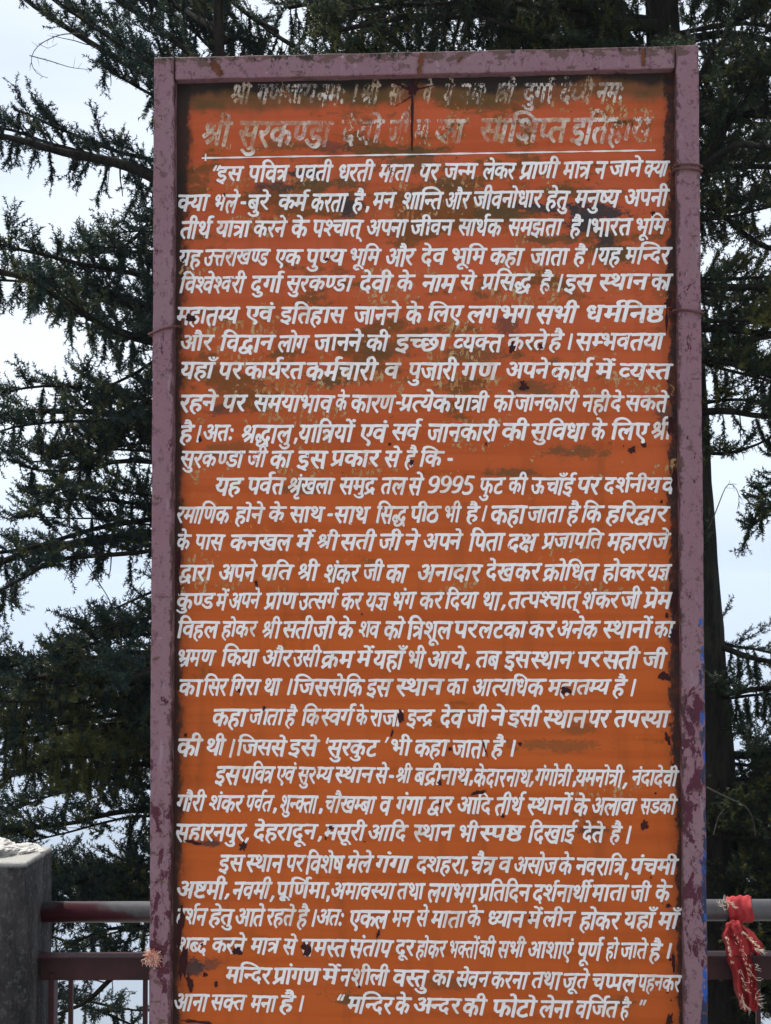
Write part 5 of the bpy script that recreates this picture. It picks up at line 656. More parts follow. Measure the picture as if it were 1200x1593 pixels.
# lettering: outlines of every painted letter, in tenths of a photograph pixel on the board
def glyph_meshes():
    out = []
    for g in GLYPHS:
        loops = [[tuple(int(q) / 10 for q in t.split(',')) for t in c.split()] for c in g.split(';') if c.strip()]
        if not loops:
            out.append(None); continue
        cu = bpy.data.curves.new('g', 'CURVE'); cu.dimensions = '2D'; cu.fill_mode = 'BOTH'
        for lp in loops:
            s = cu.splines.new('POLY'); s.points.add(len(lp) - 1)
            for p, q in zip(s.points, lp): p.co = (q[0], q[1], 0, 1)
            s.use_cyclic_u = True
        ob = bpy.data.objects.new('g', cu)
        me = ob.to_mesh()
        me.calc_loop_triangles()
        V = np.zeros(len(me.vertices) * 3, np.float32); me.vertices.foreach_get('co', V)
        T = np.zeros(len(me.loop_triangles) * 3, np.int32); me.loop_triangles.foreach_get('vertices', T)
        out.append((V.reshape(-1, 3)[:, :2].astype(float), T.reshape(-1, 3)))
        ob.to_mesh_clear(); bpy.data.objects.remove(ob); bpy.data.curves.remove(cu)
    return out
GM = glyph_meshes()
rng = np.random.default_rng(5)
PUNCT = {'•', ',', '।', '-', '“', '”', '‘', '’'}
for li, (yl, yr, hh, ws) in enumerate(LINES):
    Vs, Fs, n, gi = [], [], 0, 0
    sc = hh / 24.0
    for w, a, b, wd, gs in ws:
        y0 = yl + (yr - yl) * ((a + b) / 2 - 300) / 740 + rng.normal(0, 0.35)
        kx = (b - a - 2.5) / (wd / 10) if w not in PUNCT else 1.0
        sh = 0.225 + rng.normal(0, 0.025)
        hgt = sc * (1 + rng.normal(0, 0.035))
        slope = (yr - yl) / 740 + rng.normal(0, 0.004)
        for g, gx, gy in gs:
            if GM[g] is None: continue
            P, T = GM[g]
            q = rng.normal(0, 1, 6)
            X = (P[:, 0] * (1 + q[0] * .03) + gx / 10) * kx
            Y = ((P[:, 1] - 25) * (1 + q[1] * .035) + gy / 10) * hgt
            # the brush wanders a little
            X = X + 0.42 * np.sin(Y * 0.31 + q[2] * 3) + 0.16 * np.sin(Y * 1.3 + q[5] * 5); Y = Y + 0.40 * np.sin(X * 0.17 + q[3] * 3) + 0.14 * np.sin(X * 1.1 + q[5] * 3)
            px = a + 1.2 + X + (sh + q[4] * 0.012) * Y
            py = y0 - Y + slope * X
            W3 = at(px, py, PY - 0.0010 - 0.00012 * (gi % 4))
            Vs.append(W3); Fs.append(T + n); n += len(W3); gi += 1
    V = np.vstack(Vs); F = np.vstack(Fs)
    # face the viewer
    e1 = V[F[:, 1]] - V[F[:, 0]]; e2 = V[F[:, 2]] - V[F[:, 0]]
    nn = np.cross(e1, e2)[:, 1]
    F[nn > 0] = F[nn > 0][:, ::-1]
    link('text_line', mesh_np('text_line', V, F), M_TEXT, sign)
# older lettering showing through: worn remnants a little below the present lines
def m_ghost():
    k = NT('old_lettering_remnant', rough=0.8, spec=0.15)
    c = k.mix(k.rng(k.noise(24, 4, 0.7), .4, .6), (0.44, 0.15, 0.045), (0.50, 0.34, 0.17))
    k.col(c)
    a = k.noise(75, 5, 0.8, off=(4, 0, 4), stretch=(1.2, 1, 0.7))
    p = k.noise(6.5, 4, 0.65, off=(2, 5, 0), stretch=(0.8, 1, 1.5))
    th = k.rng(p, 0.44, 0.62, 0.72, 0.47)
    k.l.new(k.rng(k.math('SUBTRACT', a, th), 0.0, 0.05, 0.0, 0.85), k.b.inputs['Alpha'])
    return k.m
M_GHOST = m_ghost()
gV, gF, gn = [], [], 0
for li, dx, dy, hs in [(0, 6, 9, 1.1), (1, 9, -16, 1.0), (1, 5, 4, 1.0), (2, 11, 19, 1.1), (3, -7, 21, 1.0), (4, 9, 20, 1.1), (5, -9, 19, 1.0), (6, 12, 22, 1.1), (7, 8, 21, 1.1), (8, -8, 19, 1.1),
                       (9, 10, 22, 1.1), (10, 7, 20, 1.1), (11, -8, 18, 1.0), (12, 11, 18, 1.0), (11, 12, 64, 1.0), (24, 12, -40, 1.0), (25, 5, -72, 1.0), (15, 9, 20, 1.0), (16, -6, 19, 1.0)]:
    yl, yr, hh, ws = LINES[li]
    for w, a, b, wd, gs in ws:
        if (li in (24, 25)) and (a + dx < 810 or b + dx > 1040): continue
        if (li == 11 and dy > 50) and (a + dx < 720): continue
        kx = (b - a) / (wd / 10) if w not in PUNCT else 1.0
        for g, gx, gy in gs:
            if GM[g] is None: continue
            P, T = GM[g]
            X = (P[:, 0] + gx / 10) * kx; Y = (P[:, 1] - 25 + gy / 10) * hh / 24 * hs
            px = a + dx + X + 0.2 * Y; py = yl + (yr - yl) * ((a + b) / 2 - 300) / 740 + dy - Y
            W3 = at(px, py, PY - 0.0004 - 0.00008 * (gn % 5))
            gV.append(W3); gF.append(T + gn); gn += len(W3)
V = np.vstack(gV); F = np.vstack(gF)
nn = np.cross(V[F[:, 1]] - V[F[:, 0]], V[F[:, 2]] - V[F[:, 0]])[:, 1]
F[nn > 0] = F[nn > 0][:, ::-1]
ins = (V[F[:, 0], 0] > 0.056) & (V[F[:, 0], 0] < 1.27) & (V[F[:, 0], 2] < 2.92)
link('old_lettering', mesh_np('old_lettering', V, F[ins]), M_GHOST, sign, kind='stuff')
# the ruled line under the heading
ul = []
N = 60
for i in range(N + 1):
    t = i / N
    x = 314 + t * (1020 - 314); y = 245.6 + t * (233.4 - 245.6)
    th = 1.1 + 0.35 * math.sin(i * 1.7) + 0.2 * math.sin(i * 0.6)
    ul.append(at(x, y - th, PY - 0.0011)); ul.append(at(x, y + th, PY - 0.0011))
F = np.array([(2 * i, 2 * i + 1, 2 * i + 3, 2 * i + 2) for i in range(N)])
Vu = np.array(ul)
tick = [at(319, 239, PY - 0.0013), at(321.5, 239, PY - 0.0013), at(321, 250, PY - 0.0013), at(318.5, 250, PY - 0.0013)]
V = np.vstack([Vu, tick]); F = np.vstack([F, [[len(Vu) + 3, len(Vu) + 2, len(Vu) + 1, len(Vu)]]])
link('ruled_line', mesh_np('ruled_line', V, F), M_TEXT, sign)

# chips and rust marks on the face, thin irregular flakes
def blob(px, py, rx, ry, Y, seed, n=14, rot=0.0, spiky=0.35):
    rr = random.Random(seed)
    pts = []
    for k in range(n):
        a = 2 * math.pi * k / n
        r = 1 + rr.uniform(-spiky, spiky)
        dx, dy = math.cos(a) * rx * r, math.sin(a) * ry * r
        pts.append((px + dx * math.cos(rot) - dy * math.sin(rot), py + dx * math.sin(rot) + dy * math.cos(rot)))
    c = [(px, py)] + pts
    V = at(np.array([p[0] for p in c]), np.array([p[1] for p in c]), Y)
    F = [(0, (k + 1) % n + 1, k + 1) for k in range(n)]
    return V, F
chips = [(296, 495, 7, 6), (815, 600, 7, 8), (880, 1074, 7, 6), (372, 1075, 3, 3), (625, 1114, 5, 13), (477, 1476, 7, 9), (369, 1481, 7, 6),
         (983, 700, 8, 6), (515, 1288, 4, 4), (378, 1317, 6, 7), (797, 541, 5, 7), (1002, 692, 4, 4), (1035, 1053, 9, 8), (1049, 990, 6, 15),
         (745, 1233, 12, 3), (1042, 1590, 4, 14), (1048, 1497, 3, 18), (1043, 660, 5, 14), (336, 1532, 3, 5), (319, 1516, 4, 4), (300, 1310, 10, 3),
         (1003, 1283, 6, 8), (588, 1455, 2, 8), (610, 1140, 1.5, 8), (640, 720, 3, 5), (700, 1165, 3, 3), (1040, 1410, 4, 3), (305, 1590, 22, 2.5),
         (1052, 480, 12, 4), (1040, 470, 5, 8), (1038, 500, 2, 22), (755, 1165, 1.5, 16), (1040, 1150, 4, 9), (1050, 745, 5, 12), (1049, 930, 5, 20),
         (278, 870, 3, 16), (277, 900, 2, 20), (281, 1440, 5, 30), (284, 1500, 7, 24), (296, 1530, 6, 14)]
rr = random.Random(8)
for i in range(60):
    side = rr.random()
    x = rr.uniform(285, 1045) if side < .45 else (rr.uniform(1026, 1052) if side < .85 else rr.uniform(276, 290))
    y = rr.uniform(150, 1585)
    s = rr.uniform(0.7, 2.6) * (1.7 if rr.random() < .12 else 1)
    chips.append((x, y, s, s * rr.uniform(.8, 1.9)))
cm = MB()
for i, (x, y, a, b) in enumerate(chips):
    v, f = blob(x, y, a, b, PY - 0.0018 - 0.00003 * (i % 5), i, 15, random.Random(i).uniform(-.3, .3), 0.5)
    cm.add(v, f)
link('rust_chips', cm.mesh('rust_chips'), M_CHIP, sign, kind='stuff')
# the star-shaped rust mark near the top and its run
rm = MB()
def wedge(x0, y0, x1, y1, w0, w1, Y, seed):
    rr = random.Random(seed); n = 12; P = []
    L = math.hypot(x1 - x0, y1 - y0); nx, ny = -(y1 - y0) / L, (x1 - x0) / L
    for i in range(n + 1):
        t = i / n; w = (w0 + (w1 - w0) * t) * rr.uniform(.7, 1.3); j = rr.uniform(-.5, .5)
        cx, cy = x0 + (x1 - x0) * t + nx * j, y0 + (y1 - y0) * t + ny * j
        P += [(cx + nx * w, cy + ny * w), (cx - nx * w, cy - ny * w)]
    V = at(np.array([p[0] for p in P]), np.array([p[1] for p in P]), Y)
    return V, [(2 * i, 2 * i + 2, 2 * i + 3, 2 * i + 1) for i in range(n)]
for j, q in enumerate([(641, 141, 600, 120, 2.2, .5), (641, 141, 612, 128, 2, .5), (641, 141, 690, 128, 1.4, .4), (642, 118, 641, 235, 2.4, 1.2),
                       (643, 141, 655, 120, 1.6, .6), (640, 150, 615, 165, 1, .3)]):
    v, f = wedge(*q, PY - 0.0020 - j * 0.00003, j); rm.add(v, f)
v, f = blob(642, 139, 8, 9, PY - 0.0023, 77, 18, 0, .35); rm.add(v, f)
link('rust_star', rm.mesh('rust_star'), M_CHIP, sign)
rm = MB()
for j, q in enumerate([(657, 82, 651, 118, 4.5, 2.5), (1000, 76, 1002, 102, 3, 3.5), (330, 95, 345, 117, 7, 4), (720, 88, 712, 96, 2, 2)]):
    v, f = wedge(*q, -0.0022 - j * 0.0001, 30 + j); rm = MB(); rm.add(v, f)
    link('rust_run', rm.mesh('rust_run'), M_RUSTRUN, sign)

# binding wire twisted round the posts
def wire(name, loops):
    o = MB()
    for pts, r in loops: o.tube(pts, r, 7)
    return o
def wrap(px0, px1, y0, y1, r):
    ws = MB()
    a, b = pt(px0, y0, -0.0055), pt(px1, y1, -0.0055)
    mid = (a + b) / 2 + Vector((0, -0.0015, 0.002))
    back_b = Vector((b.x + .004, 0.066, b.z + .004)); back_a = Vector((a.x - .004, 0.066, a.z - .002))
    pts = [a, mid, b, Vector((b.x + .005, 0.0, b.z)), back_b, back_a, Vector((a.x - .005, 0.0, a.z)), a]
    ws.tube(pts, r, 6)
    link('binding_wire', ws.mesh('binding_wire', True), M_WIRE, sign)
wrap(234, 274, 519, 507, 0.0028)
wrap(1053, 1090, 256, 257, 0.0026)
wrap(1053, 1090, 262, 265, 0.0026)
wrap(1052, 1091, 482, 486, 0.0030)

# ------------------------------------------------------------------ pillar, mortar, railing
pillar = thing('concrete_pillar', 'dark stained square concrete pillar left of the board, pale mortar on top', 'pillar', (-0.46, 0.165, 0.0))
link('shaft', bevel_box('shaft', -0.60, -0.318, 0.05, 0.28, -0.02, 1.0, 0.006, 3, 60, 0.0022, 9), M_CONC, pillar)
def lump(name, cx, cy, cz, rx, ry, rz, seed):
    bm = bmesh.new(); bmesh.ops.create_icosphere(bm, subdivisions=5, radius=1)
    for v in bm.verts:
        p = v.co.copy()
        n = mnoise.noise(p * 1.7 + Vector((seed, 0, 0)))
        n2 = mnoise.noise(p * 4.5 + Vector((seed, 2, 0))); n3 = mnoise.noise(p * 11 + Vector((seed, 2, 4)))
        p *= 1 + 0.30 * n - 0.28 * abs(n2) + 0.10 * abs(n3) + 0.05 * mnoise.noise(p * 26)
        v.co = Vector((cx + p.x * rx, cy + p.y * ry, max(cz + p.z * rz, cz - 0.012)))
    me = bpy.data.meshes.new(name); bm.to_mesh(me); bm.free()
    return me
mt = MB()
link('mortar_heap', lump('mortar_heap', -0.470, 0.175, 1.004, 0.100, 0.085, 0.030, 3.3), M_MORTAR, pillar)
link('mortar_heap', lump('mortar_heap', -0.378, 0.215, 1.001, 0.055, 0.055, 0.016, 8.1), M_MORTAR, pillar)

def railing():
    t = thing('metal_railing', 'maroon pipe railing with flat lower bar running behind the painted board', 'railing', (0.6, 0.2, 0.0))
    def zc(x): return 0.848 + (x + 0.28) * 0.0155
    top = MB(); top.tube([(-0.33, 0.2, zc(-.33)), (0.5, 0.2, zc(.5)), (2.9, 0.2, zc(2.9))], 0.0265, 20)
    link('handrail', top.mesh('handrail', True), M_RAIL, t)
    bar = bevel_box('flat_bar', -0.33, 2.9, 0.182, 0.206, 0.680, 0.742, 0.002, 2, 20)
    for v in bar.vertices: v.co.z += (v.co.x + .28) * 0.0165
    link('flat_bar', bar, M_FLAT, t)
    fl = bevel_box('flange', -0.33, 2.9, 0.150, 0.206, 0.742, 0.7455, 0.0012, 2, 20)
    for v in fl.vertices: v.co.z += (v.co.x + .28) * 0.0165
    link('flange', fl, M_FLAT, t)
    lo = bevel_box('flat_bar', -0.33, 2.9, 0.186, 0.204, 0.08, 0.13, 0.002, 2, 20)
    link('flat_bar', lo, M_FLAT, t)
    xs = [-0.243] + [-0.243 + 0.1915 * i for i in range(1, 17)]
    base = None
    for x in xs:
        if base is None:
            m = bevel_box('baluster', x - 0.0055, x + 0.0055, 0.188, 0.200, 0.10, 0.70, 0.001, 1)
            me = m; base = (me, x)
            o = link('baluster', me, M_FLAT, t)
            first = o
        else:
            if x in ():
                continue
            o = first.copy(); COL.objects.link(o); o.parent = t
            o.location = (x - base[1], 0, (x - base[1]) * 0.0165)
    sp = bevel_box('end_post', -0.296, -0.282, 0.175, 0.215, -0.02, 0.70, 0.002, 1)
    link('end_post', sp, M_FLAT, t)
    p2 = MB(); p2.tube([(2.85, .2, -.02), (2.85, .2, zc(2.85))], 0.02, 12)
    link('end_post', p2.mesh('end_post', True), M_FLAT, t)
railing()

# ------------------------------------------------------------------ red cloth on the right rail
def cloth():
    t = thing('red_cloth', 'red prayer scarf with gold tinsel knotted on the handrail right of the board', 'scarf', tuple(pt(1147, 1425, 0.2)))
    rr = random.Random(3)
    c = pt(1150, 1418, 0.2)
    # band wound round the pipe
    V, F = [], []
    nu, nv = 48, 14
    for j in range(nv + 1):
        s = j / nv
        x = c.x - 0.030 + s * 0.060
        for i in range(nu):
            a = 2 * math.pi * i / nu
            r = 0.0305 + 0.0015 * math.sin(a * 3 + s * 5) + 0.0014 * math.sin(s * 21 + a * 2) + 0.0012 * abs(math.sin(s * 33 + a))
            zz = 0.870 + (c.x + .28) * 0.0005
            V.append((x + 0.004 * math.sin(a * 2), 0.2 + r * math.cos(a), 0.876 + r * math.sin(a) * 1.05))
    for j in range(nv):
        for i in range(nu):
            a, b = j * nu + i, j * nu + (i + 1) % nu
            F.append((a, b, b + nu, a + nu))
    link('wrap', mesh_np('wrap', V, F, True), M_RED, t)
    # knot below
    bm = bmesh.new(); bmesh.ops.create_icosphere(bm, subdivisions=4, radius=1)
    k = pt(1143, 1444, 0.155)
    for v in bm.verts:
        p = v.co.copy(); n = mnoise.noise(p * 2.2) * .35 + abs(mnoise.noise(p * 5)) * .25
        p *= 1 + n
        v.co = k + Vector((p.x * .019, p.y * .018, p.z * .017))
    me = bpy.data.meshes.new('knot'); bm.to_mesh(me); bm.free()
    me.polygons.foreach_set('use_smooth', np.ones(len(me.polygons), bool))
    link('knot', me, M_RED, t)
    # tails hanging from the knot: (outline left px, right px) by row
    def tail(name, rows, Y, amp, seed, folds):
        nu = 26; V = []; F = []
        ysub = []
        for a, b in zip(rows[:-1], rows[1:]):
            for s in np.linspace(0, 1, 7)[:-1]:
                ysub.append(tuple(a[q] + (b[q] - a[q]) * s for q in range(3)))
        ysub.append(rows[-1])
        for j, (y, l, r) in enumerate(ysub):
            for i in range(nu + 1):
                u = i / nu
                x = l + (r - l) * u + 1.3 * math.sin(j * .7 + seed)
                yy = y + 2.0 * math.sin(u * 9 + seed)
                dep = Y + amp * math.sin(u * math.pi * 2 * folds + seed + j * .06) + amp * .5 * math.sin(u * 17 + j * .3) + 0.003 * mnoise.noise(Vector((u * 5, j * .2, seed)))
                V.append(tuple(at(x, yy, dep)))
        m = nu + 1
        for j in range(len(ysub) - 1):
            for i in range(nu):
                a = j * m + i; F.append((a, a + 1, a + m + 1, a + m))
        o = link(name, mesh_np(name, V, F, True), M_RED, t)
        return o
    tail('tail', [(1438, 1127, 1153), (1455, 1124, 1160), (1480, 1129, 1168), (1510, 1138, 1175), (1540, 1144, 1180), (1562, 1150, 1182), (1572, 1158, 1178)], 0.150, 0.010, 1.0, 2.3)
    tail('tail', [(1438, 1140, 1156), (1450, 1146, 1172), (1465, 1152, 1186), (1478, 1160, 1188), (1486, 1172, 1184)], 0.168, 0.008, 4.0, 1.6)
    # tinsel strands along the edges
    def strands(name, segs, n, ln, mat, Y, w=0.0011):
        mb = MB()
        for _ in range(n):
            a, b = rr.choice(segs)
            u = rr.random(); x = a[0] + (b[0] - a[0]) * u + rr.gauss(0, 1.5); y = a[1] + (b[1] - a[1]) * u
            p = pt(x, y, Y - rr.uniform(0.0, 0.012))
            an = rr.gauss(a[2], .45); L = ln * rr.uniform(.4, 1.2)
            q = p + Vector((math.cos(an) * L, rr.uniform(-.004, .002), math.sin(an) * L))
            mid = (p + q) / 2 + Vector((rr.uniform(-.002, .002), -.002, rr.uniform(-.002, .002)))
            mb.tube([p, mid, q], [w, w, w * .6], 4)
        link(name, mb.mesh(name), mat, t, kind='stuff')
    strands('tinsel_fringe', [((1176, 1498, .1), (1180, 1565, -.1)), ((1150, 1505, -.7), (1162, 1545, -1.0)), ((1152, 1555, -1.3), (1166, 1570, -1.2)),
                      ((1178, 1545, .2), (1184, 1570, -.4)), ((1172, 1475, -.2), (1187, 1480, .3))], 70, 0.014, M_CREAM, 0.142, 0.0006)
    strands('tinsel_fringe', [((1119, 1405, 2.2), (1132, 1420, -.9)), ((1122, 1398, 1.9), (1134, 1412, -1.0))], 26, 0.014, M_CREAM, 0.165, 0.0007)
    strands('gold_trim', [((1145, 1452, -1.2), (1172, 1520, -1.2)), ((1148, 1462, -1.0), (1178, 1555, -1.3)), ((1153, 1447, -.6), (1186, 1478, -.9)),
                      ((1152, 1545, -1.5), (1160, 1568, -1.5)), ((1130, 1455, -1.4), (1140, 1500, -1.4)), ((1133, 1402, 0), (1145, 1414, 2))], 190, 0.007, M_GOLD, 0.141, 0.0007)
cloth()

# small knotted thread tuft on the left rail beside the board
def tuft():
    t = thing('thread_tuft', 'frayed pink and cream thread tuft tied where the lower left rail meets the board', 'thread', tuple(pt(237, 1485, 0.03)))
    rr = random.Random(12)
    for nm, mat, n, w in (('threads', M_THREAD, 150, .0011), ('fringe', M_CREAM, 55, .0009)):
        mb = MB()
        for _ in range(n):
            c = pt(rr.gauss(237, 4), rr.gauss(1487, 5), rr.uniform(-0.016, 0.0))
            an = rr.choice([rr.uniform(-2.6, -.5), rr.uniform(-1.9, -1.2), rr.uniform(0, 6.28)]); L = rr.uniform(.008, .021)
            q = c + Vector((math.cos(an) * L, rr.uniform(-.006, .006), math.sin(an) * L))
            mb.tube([c, (c + q) / 2 + Vector((rr.uniform(-.004, .004), rr.uniform(-.004, 0), rr.uniform(-.003, .003))), q], [w, w, w * .7], 4)
        link(nm, mb.mesh(nm), mat, t, kind='stuff')
    mb = MB()
    mb.tube([pt(222, 1487, .16), pt(228, 1486, .06), pt(233, 1487, -.006), pt(240, 1486, -.01)], .0022, 6)
    link('cord', mb.mesh('cord', True), M_THREAD, t)
tuft()

# ------------------------------------------------------------------ trees
def shoot_template(n, L, nl, seed, w=0.0024):
    """a twig with needles all round, along +x, length L; returns tris"""
    r = np.random.default_rng(seed)
    V = []
    for k in range(n):
        t = (k + r.random()) / n
        x = t * L
        a = r.uniform(0, 2 * math.pi)
        out = np.array([0.50 + r.uniform(-.3, .3), math.cos(a), math.sin(a)])
        out /= np.linalg.norm(out)
        ln = nl * (1 - 0.12 * t) * r.uniform(.7, 1.15)
        side = np.cross(out, r.normal(size=3)); side /= np.linalg.norm(side)
        p = np.array([x, 0, 0])
        V += [p - side * w / 2, p + side * w / 2, p + out * ln]
    s = 0.0016
    V += [np.array([0, -s, 0]), np.array([0, s, 0]), np.array([L, 0, 0]), np.array([0, 0, -s]), np.array([0, 0, s]), np.array([L, 0, 0])]
    return np.array(V)
TPL = [shoot_template(20, 0.066, 0.022, s, 0.0078) for s in range(3)] + [shoot_template(15, 0.044, 0.022, 9, 0.0078), shoot_template(24, 0.085, 0.023, 11, 0.0078)]

class Crown:
    """collects shoots (position, direction, scale, tint) and turns them into one mesh"""
    def __init__(s, seed): s.p, s.d, s.s, s.t = [], [], [], []; s.r = np.random.default_rng(seed)
    def add(s, p, d, sc, t): s.p.append(p); s.d.append(d); s.s.append(sc); s.t.append(t)
    def mesh(s, name):
        P = np.array(s.p); D = np.array(s.d); D /= np.linalg.norm(D, axis=1)[:, None]
        S = np.array(s.s); T = np.array(s.t)
        up = s.r.normal(size=D.shape); B = np.cross(D, up); B /= np.linalg.norm(B, axis=1)[:, None]; N = np.cross(D, B)
        which = s.r.integers(0, len(TPL), len(P))
        Vs, Ts = [], []
        for k, tp in enumerate(TPL):
            m = which == k
            if not m.any(): continue
            v = (P[m][:, None, :] + S[m][:, None, None] * (tp[None, :, 0:1] * D[m][:, None, :] + tp[None, :, 1:2] * B[m][:, None, :] + tp[None, :, 2:3] * N[m][:, None, :]))
            Vs.append(v.reshape(-1, 3)); Ts.append(np.repeat(T[m], len(tp)))
        V = np.vstack(Vs); T = np.concatenate(Ts)
        F = np.arange(len(V), dtype=np.int32).reshape(-1, 3)
        me = mesh_np(name, V, F)
        at_ = me.attributes.new('tint', 'FLOAT', 'POINT'); at_.data.foreach_set('value', T.astype(np.float32))
        return me, len(F)

def polyline(pts, n):
    P = np.array([tuple(p) for p in pts]); d = np.r_[0, np.cumsum(np.linalg.norm(np.diff(P, axis=0), axis=1))]
    s = np.linspace(0, d[-1], n)
    return np.stack([np.interp(s, d, P[:, k]) for k in range(3)], 1), d[-1]

TRI = [0]
SHOOTS = 3.7
def grow_limb(rr, pts, r0, r1, crown, twigs, dens=1.0, reach=0.5, up=0.25, droop=0.25, start=0.06, bare=0.12, tone=0.0, shoots=1.0):
    """one limb with side branches, upswept leafy shoots and hanging twigs; returns its wood mesh parts"""
    L0 = polyline(pts, 3)[1]
    n = max(8, int(L0 / 0.09))
    P, L = polyline(pts, n)
    # smooth and roughen
    for _ in range(3): P[1:-1] = (P[:-2] + 2 * P[1:-1] + P[2:]) / 4
    P += np.array([[mnoise.noise(Vector((p[0] * 3, p[1] * 3, p[2] * 3 + k * 9))) * .03 for k in range(3)] for p in P])
    rad = [(r0 + (r1 - r0) * (i / (n - 1))) * (1 + 0.16 * mnoise.noise(Vector((i * .9, r0 * 99, 0)))) for i in range(n)]
    wv, wf = tube(P, rad, 9)
    step = 0.055 / dens
    s = start * L
    side = 1
    while s < L:
        u = s / L
        fi = u * (n - 1); i = min(int(fi), n - 2); fr = fi - i
        p = P[i] * (1 - fr) + P[i + 1] * fr
        t = P[min(i + 1, n - 1)] - P[i]; t = t / (np.linalg.norm(t) + 1e-9)
        hz = np.cross(t, [0, 0, 1.0]); hz /= (np.linalg.norm(hz) + 1e-9)
        side = -side
        hang = rr.random() < droop
        if hang:
            d = t * rr.uniform(.0, .35) + hz * side * rr.uniform(0, .4) + np.array([0, 0, -1.0])
        else:
            d = t * rr.uniform(.35, 1.0) + hz * side * rr.uniform(.2, 1.0) + np.array([0, 0, rr.uniform(up - .45, up + .55)])
        d /= np.linalg.norm(d)
        bl = reach * rr.uniform(.45, 1.1) * (1 - 0.55 * u) * (0.75 if hang else 1)
        leafy = rr.random() > bare
        m = max(3, int(bl / 0.05))
        q = p.copy(); Q = [q.copy()]
        dd = d.copy()
        curl = rr.uniform(.0, .10) if not hang else -0.03
        for k in range(m):
            dd = dd + np.array([rr.gauss(0, .10), rr.gauss(0, .10), rr.gauss(0, .08) + curl * (1 if not hang else -1) * .6])
            dd /= np.linalg.norm(dd)
            q = q + dd * bl / m; Q.append(q.copy())
            if leafy and k >= (1 if bl > .2 else 0):
                for _ in range(int(SHOOTS * shoots + rr.random())):
                    w = np.cross(dd, [0, 0, 1.0]) * rr.choice((-1, 1)) * rr.uniform(.2, .9)
                    sd = dd * rr.uniform(.5, 1.1) + w + np.array([0, 0, rr.uniform(-.15, .75) if not hang else rr.uniform(-.8, .1)])
                    crown.add(q - dd * rr.uniform(0, .05), sd, rr.uniform(.75, 1.3), min(max(tone + rr.gauss(.45, .25), 0), 1))
                    if rr.random() < .55:      # a forked twig beyond it
                        e = sd / np.linalg.norm(sd)
                        q2 = q + e * .06
                        crown.add(q2, e + np.array([rr.gauss(0, .5), rr.gauss(0, .5), rr.gauss(.15, .4)]), rr.uniform(.7, 1.1), min(max(tone + rr.gauss(.55, .25), 0), 1))
        if leafy: crown.add(q, dd + np.array([0, 0, .25 if not hang else -.2]), rr.uniform(.9, 1.4), rr.uniform(.4, .9))
        tr = max(r1 * .55, .0035) * rr.uniform(.7, 1.2)
        twigs.tube(Q, [max(tr * (1 - .7 * k / len(Q)), .0012) for k in range(len(Q))], 4, False)
        s += step * rr.uniform(.5, 1.5)
    for _ in range(5):
        crown.add(P[-1] - (P[-1] - P[-2]) * rr.random(), (P[-1] - P[-2]) / np.linalg.norm(P[-1] - P[-2]) + np.array([rr.gauss(0, .3), rr.gauss(0, .3), .3]), 1.1, .6)
    return wv, wf

def trunk_mesh(pts, radii, seed):
    P, L = polyline(pts, 90)
    rad = np.interp(np.linspace(0, 1, 90), np.linspace(0, 1, len(radii)), radii)
    n = 40; V = []
    for i, p in enumerate(P):
        for k in range(n):
            a = 2 * math.pi * k / n
            r = rad[i] * (1 + 0.07 * mnoise.fractal(Vector((math.cos(a) * 5 + seed, math.sin(a) * 5, i * .16)), .9, 2, 4)
                          + 0.05 * mnoise.noise(Vector((math.cos(a) * 2, math.sin(a) * 2 + seed, i * .05))))
            V.append((p[0] + math.cos(a) * r, p[1] + math.sin(a) * r, p[2]))
    F = [(i * n + k, i * n + (k + 1) % n, (i + 1) * n + (k + 1) % n, (i + 1) * n + k) for i in range(89) for k in range(n)]
    return mesh_np('trunk', V, F, True)

def tree(name, label, trunk_pts, radii, limbs, leaf, seed, extra=0, group=None, zr=(0, 1), **kw):
    rr = random.Random(seed)
    base = trunk_pts[0]
    t = thing(name, label, 'tree', tuple(base), group)
    link('trunk', trunk_mesh(trunk_pts, radii, seed), M_BARK, t)
    crown = Crown(seed); twigs = MB()
    for lb in limbs:
        pts, r0, r1, opt = lb
        o = dict(kw); o.update(opt)
        v, f = grow_limb(rr, pts, r0, r1, crown, twigs, **o)
        link('branch', mesh_np('branch', v, f, True), M_BARK, t)
    # limbs on the far side and above, not aimed at the camera's view
    TP, TL = polyline(trunk_pts, 60)
    for k in range(extra):
        u = zr[0] + (zr[1] - zr[0]) * (k + rr.random()) / extra
        p = Vector(TP[int(u * 59)])
        a = rr.uniform(-math.pi, math.pi)
        ln = (1 - u * .6) * rr.uniform(1.6, 2.6)
        pts = [p, p + Vector((math.cos(a) * ln * .4, math.sin(a) * ln * .4, .12)), p + Vector((math.cos(a) * ln, math.sin(a) * ln, -.05 + rr.uniform(-.2, .3)))]
        o = dict(kw); o['dens'] = kw.get('dens', 1) * .7
        v, f = grow_limb(rr, pts, .030, .008, crown, twigs, **o)
        link('branch', mesh_np('branch', v, f, True), M_BARK, t)
    link('twigs', mesh_np('twigs', twigs.v, twigs.f), M_BARK, t, kind='stuff')
    me, nt = crown.mesh('foliage'); TRI[0] += nt
    link('foliage', me, leaf, t, kind='stuff')
    return t

def px_limb(pl, Y0, Y1):
    n = len(pl)
    return [pt(x, y, Y0 + (Y1 - Y0) * i / (n - 1)) for i, (x, y) in enumerate(pl)]

